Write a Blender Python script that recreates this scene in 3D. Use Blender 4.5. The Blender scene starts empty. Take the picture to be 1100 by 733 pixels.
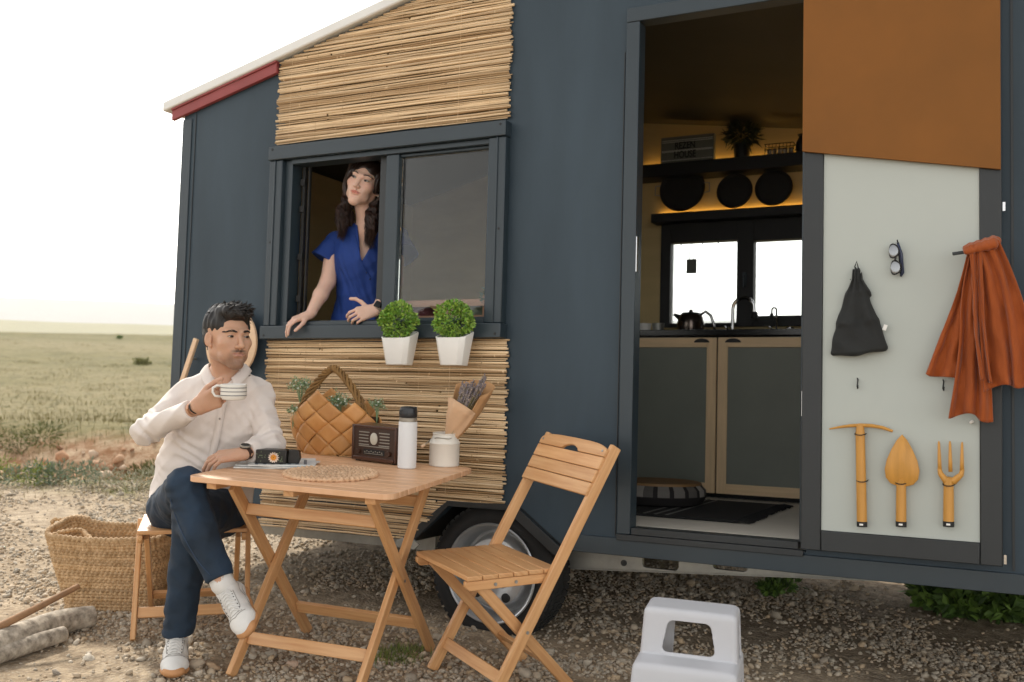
import bpy, math, random
import numpy as np
from mathutils import Matrix, Vector
random.seed(7); rng=np.random.default_rng(7)
SC=bpy.context.scene; COL=SC.collection
V3=lambda *a: np.array(a,float)
def nrm(v): v=np.array(v,float); return v/(np.linalg.norm(v)+1e-12)
# ---------------------------------------------------------------- frames
# "trailer frame": facade is y=0, x along it; "ground frame" (= world): z=0 is the ground
FPX=1070.0
CAM_T=V3(0,-3.73,0.97)
def camrot(yaw,p,r):
    f0=V3(math.sin(yaw)*math.cos(p),math.cos(yaw)*math.cos(p),math.sin(p))
    r0=V3(math.cos(yaw),-math.sin(yaw),0); d0=np.cross(f0,r0)
    c,s=math.cos(r),math.sin(r)
    return np.array([c*r0+s*d0,-s*r0+c*d0,f0])
MT=camrot(*[math.radians(a) for a in(-26.628,3.538,-1.547)])
_cx,_sx=math.cos(.065),math.sin(.065);_cy,_sy=math.cos(.036),math.sin(.036)
RG=np.array([[_cy,0,_sy],[0,1,0],[-_sy,0,_cy]])@np.array([[1,0,0],[0,_cx,-_sx],[0,_sx,_cx]])
OG=V3(-2,0,.005);PG=V3(-2,0,0)
def toG(p): return RG.T@(np.array(p,float)-OG)+PG
T2G=Matrix([[*RG.T[i],float((PG-RG.T@OG)[i])] for i in range(3)]+[[0,0,0,1]])
CAM=toG(CAM_T); MG=MT@RG
def _ray(x,y,M): return M.T@V3((x-550)/FPX,(y-366.5)/FPX,1)
def TY(x,y,v=0.): d=_ray(x,y,MT); return CAM_T+d*(v-CAM_T[1])/d[1]
def GZ(x,y,h=0.): d=_ray(x,y,MG); return CAM+d*(h-CAM[2])/d[2]
def GD(x,y,v): return CAM+_ray(x,y,MG)*v
RIGHT,DOWN,FWD=MG[0],MG[1],MG[2]; UP=-DOWN
# ---------------------------------------------------------------- objects
TFRAME=[]; ORG={}
def props(o,label=None,cat=None,group=None,kind=None):
    if label:o['label']=label
    if cat:o['category']=cat
    if group:o['group']=group
    if kind:o['kind']=kind
    return o
def thing(name,label,cat,loc=(0,0,0),rotz=0.,group=None,frame='G'):
    o=bpy.data.objects.new(name,None);COL.objects.link(o)
    o.empty_display_size=.1
    o.location=[float(c) for c in loc];o.rotation_euler=(0,0,rotz)
    props(o,label,cat,group)
    if frame=='T':TFRAME.append(o)
    ORG[o.name]=Matrix.Translation(o.location)@Matrix.Rotation(rotz,4,'Z')
    return o
def root_of(o):
    while o.parent:o=o.parent
    return o
def mkobj(name,me,parent=None,mats=(),smooth=True,bevel=0,frame='G',absolute=True):
    o=bpy.data.objects.new(name,me);COL.objects.link(o)
    for m in mats:me.materials.append(m)
    if smooth:
        me.shade_smooth()
    if parent is not None:
        o.parent=parent
        r=root_of(parent)
        if absolute and r.name in ORG: me.transform(ORG[r.name].inverted())
    elif frame=='T':TFRAME.append(o)
    if bevel:
        b=o.modifiers.new('bevel','BEVEL');b.width=bevel;b.segments=2;b.limit_method='ANGLE';b.angle_limit=math.radians(40);b.harden_normals=False
    return o
def npmesh(name,verts,faces):
    """faces: (n,3) or (n,4) int array"""
    verts=np.asarray(verts,np.float32);faces=np.asarray(faces,np.int32)
    me=bpy.data.meshes.new(name);k=faces.shape[1]
    me.vertices.add(len(verts));me.vertices.foreach_set('co',verts.ravel())
    me.loops.add(faces.size);me.loops.foreach_set('vertex_index',faces.ravel())
    me.polygons.add(len(faces));me.polygons.foreach_set('loop_start',np.arange(0,faces.size,k,dtype=np.int32))
    me.update(calc_edges=True);me.validate();return me
class MB:
    def __init__(s): s.v=[];s.f=[];s.m=[];s.uv=[];s.mi=0
    def _add(s,vs,fs,uvs=None):
        b=len(s.v);s.v+= [tuple(float(c) for c in v) for v in vs]
        for i,f in enumerate(fs):
            s.f.append(tuple(b+j for j in f));s.m.append(s.mi)
            s.uv.append(uvs[i] if uvs else [(0,0)]*len(f))
        return s
    def obox(s,c,ax,sz):
        """box: centre, 3 axes (rows), full sizes; uv u along the longest axis"""
        c=np.array(c,float);ax=[nrm(a) for a in ax];h=np.array(sz,float)/2
        L=int(np.argmax(h));o2=[i for i in range(3) if i!=L];ou,ov=random.random()*9,random.random()*9
        vs=[];loc=[]
        for i in(-1,1):
            for j in(-1,1):
                for k in(-1,1):
                    l=V3(i*h[0],j*h[1],k*h[2]);loc.append(l);vs.append(c+l[0]*ax[0]+l[1]*ax[1]+l[2]*ax[2])
        fs=[(0,1,3,2),(4,6,7,5),(0,4,5,1),(2,3,7,6),(0,2,6,4),(1,5,7,3)]
        if np.dot(np.cross(ax[0],ax[1]),ax[2])<0: fs=[f[::-1] for f in fs]
        uvs=[[(ou+loc[q][L],ov+loc[q][o2[0]]+loc[q][o2[1]]) for q in f] for f in fs]
        return s._add(vs,fs,uvs)
    def box(s,x0,x1,y0,y1,z0,z1): return s.obox(((x0+x1)/2,(y0+y1)/2,(z0+z1)/2),np.eye(3),(abs(x1-x0),abs(y1-y0),abs(z1-z0)))
    def bar(s,p,q,w,t,up=(0,0,1)):
        """bar from p to q; t measured along 'up' (made perpendicular), w across"""
        p=np.array(p,float);q=np.array(q,float);d=nrm(q-p);sd=nrm(np.cross(d,up));u=np.cross(sd,d)
        return s.obox((p+q)/2,(d,sd,u),(np.linalg.norm(q-p),w,t))
    def tube(s,pts,r,n=8,cap=True,flat=None):
        pts=[np.array(p,float) for p in pts];m=len(pts)
        rs=[r]*m if np.isscalar(r) else list(r)
        b=len(s.v);ref=None;rings=[]
        for i in range(m):
            d=nrm(pts[min(i+1,m-1)]-pts[max(i-1,0)])
            if ref is None: ref=np.cross(d,(0,0,1));ref=ref if np.linalg.norm(ref)>.05 else np.cross(d,(1,0,0))
            sd=ref-d*np.dot(ref,d);sd=nrm(sd);ref=sd;u=np.cross(sd,d)
            fl=1 if flat is None else flat
            rings.append([pts[i]+rs[i]*(math.cos(2*math.pi*k/n)*sd+fl*math.sin(2*math.pi*k/n)*u) for k in range(n)])
        vs=[v for R in rings for v in R];fs=[];uvs=[];ou=random.random()*9;L=0.;Ls=[0.]
        for i in range(1,m): L+=np.linalg.norm(pts[i]-pts[i-1]);Ls.append(L)
        for i in range(m-1):
            for k in range(n):
                k2=(k+1)%n;fs.append((i*n+k,(i+1)*n+k,(i+1)*n+k2,i*n+k2))
                c=2*math.pi*max(rs[i],1e-4)/n
                uvs.append([(ou+Ls[i],k*c),(ou+Ls[i+1],k*c),(ou+Ls[i+1],(k+1)*c),(ou+Ls[i],(k+1)*c)])
        if cap:
            fs.append(tuple(range(n)));fs.append(tuple((m-1)*n+k for k in range(n))[::-1])
            uvs.append([(ou,0)]*n);uvs.append([(ou,0)]*n)
        return s._add(vs,fs,uvs)
    def lathe(s,prof,c=(0,0,0),n=32,ax=None,sx=1,sy=1,open_=False):
        """prof: [(r,z)...]; ax: rows x,y,z axes"""
        A=np.eye(3) if ax is None else np.array([nrm(a) for a in ax]);c=np.array(c,float)
        vs=[];fs=[];m=len(prof)
        for r,z in prof:
            for k in range(n):
                a=2*math.pi*k/n;l=V3(r*sx*math.cos(a),r*sy*math.sin(a),z);vs.append(c+l@A)
        for i in range(m-1):
            for k in range(n):
                k2=(k+1)%n;fs.append((i*n+k,i*n+k2,(i+1)*n+k2,(i+1)*n+k))
        if prof[0][0]>1e-5 and not open_:fs.append(tuple(range(n))[::-1])
        if prof[-1][0]>1e-5 and not open_:fs.append(tuple((m-1)*n+k for k in range(n)))
        return s._add(vs,fs,None)
    def prism(s,poly,d,o=(0,0,0),u=(1,0,0),v=(0,0,1)):
        """extrude 2D polygon (ccw in u,v) by vector d; uv from polygon coords"""
        o=np.array(o,float);u=np.array(u,float);v=np.array(v,float);d=np.array(d,float)
        n=len(poly);vs=[o+a*u+b*v for a,b in poly];vs+=[p+d for p in vs];ou=random.random()*9
        L=0 if (max(a for a,b in poly)-min(a for a,b in poly))>=(max(b for a,b in poly)-min(b for a,b in poly)) else 1
        pu=[(ou+p[L],ou+p[1-L]) for p in poly]
        fs=[tuple(range(n))[::-1],tuple(range(n,2*n))];uvs=[pu[::-1],pu]
        if np.dot(np.cross(u,v),d)<0: fs=[f[::-1] for f in fs];uvs=[w[::-1] for w in uvs]
        for i in range(n):
            j=(i+1)%n;f=(i,j,n+j,n+i);f=f if np.dot(np.cross(u,v),d)>0 else f[::-1];fs.append(f);uvs.append([pu[i],pu[j],pu[j],pu[i]])
        return s._add(vs,fs,uvs)
    def ball(s,c,r,n=12,m=8,ax=None):
        r=V3(r,r,r) if np.isscalar(r) else np.array(r,float);A=np.eye(3) if ax is None else np.array(ax);c=np.array(c,float)
        vs=[c+V3(0,0,-r[2])@A];fs=[]
        for i in range(1,m):
            t=math.pi*i/m
            for k in range(n):
                a=2*math.pi*k/n;vs.append(c+V3(r[0]*math.sin(t)*math.cos(a),r[1]*math.sin(t)*math.sin(a),-r[2]*math.cos(t))@A)
        vs.append(c+V3(0,0,r[2])@A);T=len(vs)-1
        for k in range(n):
            k2=(k+1)%n;fs.append((0,1+k2,1+k));fs.append((T,1+(m-2)*n+k,1+(m-2)*n+k2))
            for i in range(m-2):fs.append((1+i*n+k,1+i*n+k2,1+(i+1)*n+k2,1+(i+1)*n+k))
        return s._add(vs,fs,None)
    def leaf(s,c,d,nml,L,W):
        """folded leaf: 4 tris-ish quad pair"""
        c=np.array(c,float);d=nrm(d);sd=nrm(np.cross(d,nml));u=np.cross(sd,d)
        vs=[c,c+d*L*.45+sd*W/2+u*W*.12,c+d*L,c+d*L*.45-sd*W/2+u*W*.12,c+d*L*.5-u*W*.05]
        return s._add(vs,[(0,1,4),(1,2,4),(2,3,4),(3,0,4)],None)
    def build(s,name,mats,parent=None,bevel=0,smooth=None,frame='G',absolute=True,label=None,tag=None):
        me=bpy.data.meshes.new(name);me.from_pydata(s.v,[],s.f)
        if not isinstance(mats,(list,tuple)):mats=[mats]
        uvl=me.uv_layers.new(name='UVMap');flat=np.array([c for f in s.uv for q in f for c in q],np.float32)
        uvl.data.foreach_set('uv',flat)
        me.polygons.foreach_set('material_index',s.m)
        me.update()
        o=mkobj(name,me,parent,mats,smooth=bool(smooth),bevel=bevel,frame=frame,absolute=absolute)
        if smooth=='auto' or (bevel and smooth is None):
            me.set_sharp_from_angle(angle=math.radians(35)) if not bevel else None
            me.shade_smooth()
            if not bevel: me.set_sharp_from_angle(angle=math.radians(35))
            else: me.set_sharp_from_angle(angle=math.radians(75))
        if label:o['label']=label
        if tag:props(o,*tag)
        return o
# ---------------------------------------------------------------- materials
def srgb(h):
    if isinstance(h,str):
        h=h.lstrip('#');c=[int(h[i:i+2],16)/255 for i in(0,2,4)];return tuple((x/12.92 if x<=.04045 else ((x+.055)/1.055)**2.4) for x in c)
    return tuple(h)
def mat(name,col,rough=.6,metal=0,var=.12,vs=6,bump=0,bs=80,spec=.5,coat=0,isl=0,stretch=(1,1,1),uv=False,col2=None,det=4,trans=0,sub=0,alpha=1,sheen=0,bdist=.002,isl2=None,emit=0):
    m=bpy.data.materials.new(name);m.use_nodes=True;nt=m.node_tree;N=nt.nodes;L=nt.links;P=N['Principled BSDF']
    c=srgb(col);P.inputs['Roughness'].default_value=rough;P.inputs['Metallic'].default_value=metal
    P.inputs['Specular IOR Level'].default_value=spec;P.inputs['Coat Weight'].default_value=coat
    P.inputs['Transmission Weight'].default_value=trans;P.inputs['Alpha'].default_value=alpha
    if sub:P.inputs['Subsurface Weight'].default_value=sub;P.inputs['Subsurface Radius'].default_value=(.012,.005,.003);P.inputs['Subsurface Scale'].default_value=1.
    if sheen:P.inputs['Sheen Weight'].default_value=sheen;P.inputs['Sheen Roughness'].default_value=.4
    tc=N.new('ShaderNodeTexCoord');mp=N.new('ShaderNodeMapping');L.new(tc.outputs['UV' if uv else 'Object'],mp.inputs[0]);mp.inputs['Scale'].default_value=stretch
    nz=N.new('ShaderNodeTexNoise');nz.inputs['Scale'].default_value=vs;nz.inputs['Detail'].default_value=det;nz.inputs['Roughness'].default_value=.6;L.new(mp.outputs[0],nz.inputs['Vector'])
    mx=N.new('ShaderNodeMix');mx.data_type='RGBA'
    c2=srgb(col2) if col2 else tuple(x*(1+var) for x in c)
    c1=c if col2 else tuple(x*(1-var) for x in c)
    mx.inputs[6].default_value=(*c1,1);mx.inputs[7].default_value=(*c2,1)
    rp=N.new('ShaderNodeMapRange');rp.inputs['From Min'].default_value=.3;rp.inputs['From Max'].default_value=.7;L.new(nz.outputs['Fac'],rp.inputs[0]);L.new(rp.outputs[0],mx.inputs[0])
    out=mx.outputs[2]
    if isl:
        g=N.new('ShaderNodeNewGeometry');hs=N.new('ShaderNodeHueSaturation');r2=N.new('ShaderNodeMapRange')
        r2.inputs['To Min'].default_value=1-isl;r2.inputs['To Max'].default_value=1+isl;L.new(g.outputs['Random Per Island'],r2.inputs[0]);L.new(r2.outputs[0],hs.inputs['Value'])
        L.new(out,hs.inputs['Color']);out=hs.outputs[0]
        if isl2:
            m3=N.new('ShaderNodeMix');m3.data_type='RGBA';ma=N.new('ShaderNodeMath');ma.operation='MULTIPLY';ma.inputs[1].default_value=7.31
            fr=N.new('ShaderNodeMath');fr.operation='FRACT';L.new(g.outputs['Random Per Island'],ma.inputs[0]);L.new(ma.outputs[0],fr.inputs[0])
            p4=N.new('ShaderNodeMath');p4.operation='POWER';p4.inputs[1].default_value=2.;L.new(fr.outputs[0],p4.inputs[0]);L.new(p4.outputs[0],m3.inputs[0]);L.new(out,m3.inputs[6]);m3.inputs[7].default_value=(*srgb(isl2),1);out=m3.outputs[2]
    L.new(out,P.inputs['Base Color'])
    if bump:
        n2=N.new('ShaderNodeTexNoise');n2.inputs['Scale'].default_value=bs;n2.inputs['Detail'].default_value=5;L.new(mp.outputs[0],n2.inputs['Vector'])
        b=N.new('ShaderNodeBump');b.inputs['Strength'].default_value=bump;b.inputs['Distance'].default_value=bdist;L.new(n2.outputs['Fac'],b.inputs['Height']);L.new(b.outputs[0],P.inputs['Normal'])
    if emit:
        P.inputs['Emission Color'].default_value=(*c,1);P.inputs['Emission Strength'].default_value=emit
    return m
WOOD=mat('varnished_wood','#c08a58',.40,var=.16,vs=1,bump=.25,bs=1,uv=True,stretch=(4,60,1),col2='#d8aa78',isl=.08)
WOODTOP=mat('table_wood','#c8986e',.42,var=.16,vs=1,bump=.25,bs=1,uv=True,stretch=(4,60,1),col2='#e0b692',isl=.06)
BAMBOO=mat('bamboo','#cdae84',.5,var=.2,vs=1,uv=True,stretch=(5,140,1),col2='#e6cda8',isl=.2,bump=.3,bs=1,isl2='#94734a')
def wallmat(name,c,c2,rough):
    return mat(name,c,rough,vs=1.6,col2=c2,bump=.12,bs=9,bdist=.002,stretch=(2.2,2.2,.5),det=8,spec=.3)
WALL=wallmat('anthracite_cladding','#2c3942','#394751',.5)
FRAME=mat('anthracite_aluminium','#27333a',.38,var=.06,vs=4,bump=.05,bs=200)
FRAMED=mat('black_grey_frame','#222628',.45,var=.1,vs=4,bump=.05,bs=200)
BLACK=mat('matt_black','#121212',.6,var=.3,vs=10)
WHITEP=mat('white_roof_edge','#dcdcd8',.5,var=.05,vs=4)
RED=mat('red_primed_steel','#8a3d3c',.55,var=.12,vs=8)
GALV=mat('galvanised_steel','#9a9a94',.42,metal=.55,var=.14,vs=14,bump=.1,bs=60)
CHROME=mat('polished_steel','#c8c8c8',.15,metal=1,var=.03)
ORANGEP=mat('brown_orange_panel','#84531c',.55,vs=2.2,col2='#754a18',spec=.25,bump=.06,bs=400,bdist=.0005)
GREYP=mat('pale_grey_panel','#afb5af',.55,vs=2,var=.02)
PLY=mat('birch_plywood','#c2ab78',.6,vs=2,var=.1,stretch=(1,1,4))
CEIL=mat('dark_ceiling_board','#3a3526',.7,vs=3,var=.1)
DOORWOOD=mat('light_oak_frame','#d8bc94',.5,vs=1,uv=True,stretch=(4,50,1),var=.1)
DOORPAN=mat('grey_green_panel','#70756c',.55,vs=3,var=.08)
WHITEF=mat('white_floor','#cfc9bc',.5,vs=3,var=.06)
RUBBER=mat('tyre_rubber','#1b1b1b',.8,var=.25,vs=20,bump=.3,bs=120)
WPLAST=mat('white_plastic','#bfc0c4',.45,var=.02,vs=4,bump=.05,bs=500,bdist=.0003)
WCERAM=mat('white_ceramic','#e4e2dc',.3,var=.03,vs=6)
def glassmat(name,tint,alpha_mix,rough=.02):
    m=bpy.data.materials.new(name);m.use_nodes=True;nt=m.node_tree;N=nt.nodes;L=nt.links
    for n in list(N):
        if n.type=='BSDF_PRINCIPLED':N.remove(n)
    o=N['Material Output'];gl=N.new('ShaderNodeBsdfGlossy');gl.inputs['Roughness'].default_value=rough;tr=N.new('ShaderNodeBsdfTransparent');tr.inputs['Color'].default_value=(*tint,1)
    fr=N.new('ShaderNodeFresnel');fr.inputs['IOR'].default_value=alpha_mix;mx=N.new('ShaderNodeMixShader');L.new(fr.outputs[0],mx.inputs[0]);L.new(tr.outputs[0],mx.inputs[1]);L.new(gl.outputs[0],mx.inputs[2]);L.new(mx.outputs[0],o.inputs[0])
    return m
GLASS=glassmat('window_glass',(.94,.95,.93),1.42)
GLASS2=glassmat('clear_glass',(.93,.96,.96),1.4)
# ---------------------------------------------------------------- implicit surfaces
def axis_pts(lo,hi,coarse,fine=()):
    """coordinates from lo to hi with spacing coarse, finer inside the (a,b,step) ranges"""
    out=[lo];x=lo
    while x<hi:
        st=coarse
        for a,b,s in fine:
            if a<=x<=b: st=min(st,s)
            elif x<a: st=min(st,max(s,(a-x)*.5))
        x+=st;out.append(x)
    return np.array(out,np.float32)
class Field:
    def __init__(s,xs,ys,zs):
        s.x,s.y,s.z=xs,ys,zs;s.D=np.full((len(xs),len(ys),len(zs)),1.,np.float32)
    def sub(s,lo,hi):
        sl=[];cs=[]
        for a,l,h in zip((s.x,s.y,s.z),lo,hi):
            i=max(np.searchsorted(a,l)-1,0);j=min(np.searchsorted(a,h)+1,len(a));sl.append(slice(i,j));cs.append(a[i:j])
        return tuple(sl),cs[0][:,None,None],cs[1][None,:,None],cs[2][None,None,:]
    def put(s,sl,d,k,op):
        A=s.D[sl]
        if A.size==0:return
        if op=='u': h=np.clip(.5+.5*(A-d)/k,0,1);s.D[sl]=A*(1-h)+d*h-k*h*(1-h)
        else: h=np.clip(.5-.5*(A+d)/k,0,1);s.D[sl]=A*(1-h)-d*h+k*h*(1-h)
    def cap(s,a,b,ra,rb=None,k=.01,op='u',sq=None):
        a=np.array(a,float);b=np.array(b,float);rb=ra if rb is None else rb;R=max(ra,rb)*(max(1,sq[1]) if sq else 1)+k+.02
        sl,X,Y,Z=s.sub(np.minimum(a,b)-R,np.maximum(a,b)+R)
        px,py,pz=X-a[0],Y-a[1],Z-a[2];ab=b-a
        if sq:
            n=nrm(sq[0]);g=1/sq[1]-1;q=(px*n[0]+py*n[1]+pz*n[2])*g;px=px+q*n[0];py=py+q*n[1];pz=pz+q*n[2];ab=ab+n*np.dot(ab,n)*g
        L=max(np.dot(ab,ab),1e-9);t=np.clip((px*ab[0]+py*ab[1]+pz*ab[2])/L,0,1)
        d=np.sqrt((px-t*ab[0])**2+(py-t*ab[1])**2+(pz-t*ab[2])**2)-(ra+(rb-ra)*t)
        s.put(sl,d.astype(np.float32),k,op)
    def chain(s,pts,rs,k=.01,op='u',sq=None):
        for i in range(len(pts)-1): s.cap(pts[i],pts[i+1],rs[i],rs[i+1],k,op,sq)
    def ell(s,c,r,ax=None,k=.01,op='u'):
        c=np.array(c,float);r=np.array(r,float);A=np.eye(3) if ax is None else np.array(ax);R=r.max()+k+.02
        sl,X,Y,Z=s.sub(c-R,c+R);px,py,pz=X-c[0],Y-c[1],Z-c[2]
        q=[px*A[i][0]+py*A[i][1]+pz*A[i][2] for i in range(3)]
        k0=np.sqrt(sum((q[i]/r[i])**2 for i in range(3)));k1=np.sqrt(sum((q[i]/r[i]**2)**2 for i in range(3)))+1e-6
        s.put(sl,(k0*(k0-1)/k1).astype(np.float32),k,op)
    def half(s,p,n,k=.004,lo=None,hi=None):
        """cut away the side n points to, inside lo..hi"""
        lo=(-9,)*3 if lo is None else lo;hi=(9,)*3 if hi is None else hi
        sl,X,Y,Z=s.sub(lo,hi);n=nrm(n);d=-((X-p[0])*n[0]+(Y-p[1])*n[1]+(Z-p[2])*n[2])
        s.put(sl,np.broadcast_to(d,s.D[sl].shape).astype(np.float32),k,'s')
    def warp(s,fn,band=.03):
        """add fn(x,y,z) to the distance near the surface"""
        m=np.argwhere(np.abs(s.D)<band)
        x,y,z=s.x[m[:,0]],s.y[m[:,1]],s.z[m[:,2]];s.D[m[:,0],m[:,1],m[:,2]]+=fn(x,y,z).astype(np.float32)
    def mesh(s,name='m'):
        D=s.D;I=D<0;n=[k-1 for k in D.shape]
        cnt=np.zeros(n,np.uint8)
        off=[(i,j,k) for i in(0,1) for j in(0,1) for k in(0,1)]
        for i,j,k in off:cnt+=I[i:i+n[0],j:j+n[1],k:k+n[2]]
        act=(cnt>0)&(cnt<8);ix=np.argwhere(act);acc=np.zeros((len(ix),3),np.float64);c=np.zeros(len(ix))
        G=(s.x,s.y,s.z)
        for a in off:
            for ax in range(3):
                if a[ax]==0:
                    b=list(a);b[ax]=1
                    ia=ix+np.array(a);ib=ix+np.array(b)
                    va=D[ia[:,0],ia[:,1],ia[:,2]];vb=D[ib[:,0],ib[:,1],ib[:,2]];m=(va<0)!=(vb<0)
                    t=va[m]/(va[m]-vb[m])
                    for q in range(3):
                        ca=G[q][ia[m,q]];cb=G[q][ib[m,q]];acc[m,q]+=ca+(cb-ca)*t
                    c[m]+=1
        V=acc/c[:,None];vid=np.full(n,-1,np.int32);vid[act]=np.arange(len(ix));F=[]
        for ax in range(3):
            A=np.take(I,range(0,D.shape[ax]-1),ax);B=np.take(I,range(1,D.shape[ax]),ax);e=np.argwhere(A!=B)
            o=[q for q in range(3) if q!=ax]
            e=e[(e[:,o[0]]>0)&(e[:,o[1]]>0)&(e[:,o[0]]<n[o[0]])&(e[:,o[1]]<n[o[1]])]
            ins=I[e[:,0],e[:,1],e[:,2]];q=[]
            for du,dv in((-1,-1),(0,-1),(0,0),(-1,0)):
                w=e.copy();w[:,o[0]]+=du;w[:,o[1]]+=dv;q.append(vid[w[:,0],w[:,1],w[:,2]])
            q=np.stack(q,1);fl=ins if ax!=1 else ~ins
            q[~fl]=q[~fl][:,::-1];F.append(q)
        return npmesh(name,V,np.concatenate(F)),V
HAZE=0.00016; EXPO=1.40
# ================================================================ THE MOBILE HOME (trailer frame)
XL,XR,YB=-3.78,1.30,2.10
home=thing('mobile_home','dark anthracite grey mobile home on wheels with open window, open doorway and reed panels','trailer house',(0,0,0),frame='T')
def zr(x): return 2.42+.245*(min(x,-1.7)+3.885)-.16*max(0,x+1.7)
def wallpoly(xs_bottom,x0,x1):
    p=list(xs_bottom); xs=[x1]+([-1.7] if x0<-1.7<x1 else [])+[x0]
    return p+[(x,zr(x)-.004) for x in xs]
m=MB();D=(0,.06,0)
def wp(poly): m.prism(poly,D,o=(0,0,0))
wp(wallpoly([(XL,.385),(-3.10,.385)],XL,-3.10))
wp([(-3.10,.36),(-2.342,.36),(-2.152,.524),(-1.95,.53),(-1.95,1.28),(-3.10,1.28)])
wp(wallpoly([(-3.10,2.11),(-1.95,2.11)],-3.10,-1.95))
wp(wallpoly([(-1.95,.53),(-1.82,.53),(-1.60,.385),(-1.35,.385)],-1.95,-1.35))
wp([(-1.35,.385),(-.66,.385),(-.66,.46),(-1.35,.46)])
wp(wallpoly([(-1.35,2.53),(-.66,2.53)],-1.35,-.66))
wp(wallpoly([(-.66,.385),(XR,.385)],-.66,XR))
# end walls
m.box(XL,XL+.06,.06,YB,.385,2.33); m.box(XR-.06,XR,.06,YB,.385,2.4)
m.build('wall_cladding',WALL,home)
m=MB() # trims on the cladding
m.box(XL-.006,-3.725,-.006,0.0,.385,2.37);m.build('corner_trim',FRAME,home,bevel=.002)
MB().box(-1.60,XR,-.014,0,.385,.452).build('skirt_trim',FRAME,home,bevel=.002)
for x,w_ in((.008,.004),(-1.392,.0015),(-3.70,.0015)): MB().box(x-w_,x+w_,-.004,0,.46,2.4).build('seam_strip',FRAMED,home)
# roof
m=MB();e=-1.7
for (a,b) in ((-3.90,e),(e,XR+.08)):
    m.prism([(a,zr(a)),(b,zr(b)),(b,zr(b)+.05),(a,zr(a)+.05)],(0,YB+.10,0),o=(0,-.04,0))
m.build('roof',WHITEP,home,bevel=.008)
m=MB();a,b=-3.845,-3.172
m.prism([(a,zr(a)-.062),(b,zr(b)-.062),(b,zr(b)-.012),(a,zr(a)-.012)],(0,.022,0),o=(0,-.026,0))
m.prism([(a,zr(a)-.012),(b,zr(b)-.012),(b,zr(b)-.002),(a,zr(a)-.002)],(0,.03,0),o=(0,-.034,0))
m.build('fascia',RED,home,bevel=.002)
# inner shell
m=MB();m.box(XL+.06,-2.37,.062,YB-.002,.40,.497);m.box(-2.3695,-1.5705,.32,1.78,.40,.497);m.box(-1.57,XR-.06,.062,YB-.002,.40,.497);m.build('floor',WHITEF,home)
MB().box(-2.36,-1.58,.062,.315,.542,.56).build('wheel_box_lid',WHITEF,home)
m=MB();yb=2.05
wl,wr=TY(712,240,yb)[0]+.03,-.72; wz0,wz1=TY(750,350,yb)[2]-.0,TY(712,243,yb)[2]
def up_to_roof(x0,x1,z0):
    xs=[x1]+([-1.7] if x0<-1.7<x1 else [])+[x0];m.prism([(x0,z0),(x1,z0)]+[(x,zr(x)-.006) for x in xs],(0,YB-yb,0),o=(0,yb,0))
up_to_roof(XL+.06,wl,.497);up_to_roof(wr,XR-.06,.497);up_to_roof(wl,wr,wz1);m.box(wl,wr,yb,YB,.497,wz0)
m.box(XL+.062,XL+.09,.062,yb,.497,2.30); m.box(XR-.09,XR-.062,.062,yb,.497,2.36)
m.build('inner_wall',PLY,home)
m=MB()
cl=[(XL+.06,2.31),(-2.15,2.735),(-.9,2.565),(XR-.06,2.40)]
for (a,za),(b,zb) in zip(cl,cl[1:]): m.prism([(a,za),(b,zb),(b,zb+.02),(a,za+.02)],(0,YB-.07,0),o=(0,.063,0))
m.build('ceiling',CEIL,home)
for (x0,x1) in ((XL+.06,-3.10),(-1.95,-1.35),(-.66,XR-.06)): MB().box(x0,x1,.062,.07,.497,min(zr(x0),zr(x1))-.12).build('inner_lining',CEIL,home)
# ---- reed panels
def reeds(name,x0,x1,z0,z1,mask,seed,label=None):
    r=random.Random(seed);m=MB();z=z0
    while z<z1:
        rad=r.choice((.0026,.0032,.0038,.0044,.005,.0058));z+=rad
        a=x0+r.uniform(-.006,.014);b=x1+r.uniform(-.012,.010)
        a,b=mask(z,a,b)
        if b-a>.05:
            sag=r.uniform(-.004,.004);tl=r.uniform(-.006,.006);n=9;pts=[];ph=r.uniform(0,6);fq=r.uniform(3,8)
            y=-.006-rad-r.uniform(0,.004)
            for i in range(n):
                t=i/(n-1);pts.append((a+(b-a)*t,y+.0015*math.sin(ph+fq*t*2),z+sag*math.sin(3.14*t)+tl*(t-.5)+.0012*math.sin(ph+fq*t*3)))
            if r.random()<.25 and b-a>.5:   # two canes meeting end to end
                c=r.randint(2,6);p2=list(pts[c]);p2[0]-=.012
                m.tube(pts[:c]+[p2],[rad]*(c+1),6)
                rad2=rad*r.uniform(.7,1.1);m.tube(pts[c:],[rad2]*(n-c),6)
            else: m.tube(pts,[rad*r.uniform(.9,1.1) for _ in pts],6)
            for k in range(r.randint(1,4)):  # nodes
                t=r.random();i=min(int(t*(n-1)),n-2);q=np.array(pts[i])+(np.array(pts[i+1])-np.array(pts[i]))*(t*(n-1)-i)
                m.tube([q-V3(.003,0,0),q,q+V3(.003,0,0)],[rad*.9,rad*1.18,rad*.9],6)
        z+=rad*.82
    o=m.build(name,BAMBOO,home,smooth=True,label=label)
    m=MB();x=x0+.08
    while x<x1-.03:
        za,zb=z0,z1
        m.tube([(x,-.019,za+.01+(0.2 if z0<1 and x>-2.3 else 0)),(x+.004,-.019,min(zb,zr(x)-.01))],.0006,4);x+=.155
    m.build('tie_wire',BAMBOO,o)
reeds('reed_panel',-3.165,-1.905,2.178,2.97,lambda z,a,b:(max(a,-3.885+(z-2.42+.012)/.245),b),3,'reed panel above the window')
def mlow(z,a,b):
    if z<.53: b=min(b,-2.342+(z-.354)*1.1+ -.01)
    return a,b
reeds('reed_panel',-3.17,-1.882,.362,1.228,mlow,5,'reed panel below the window')
GAPSHADE=mat('reed_shadow_board','#6a5636',.8)  # brown sheet behind the reeds, its tone stands in for gap shade
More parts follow.
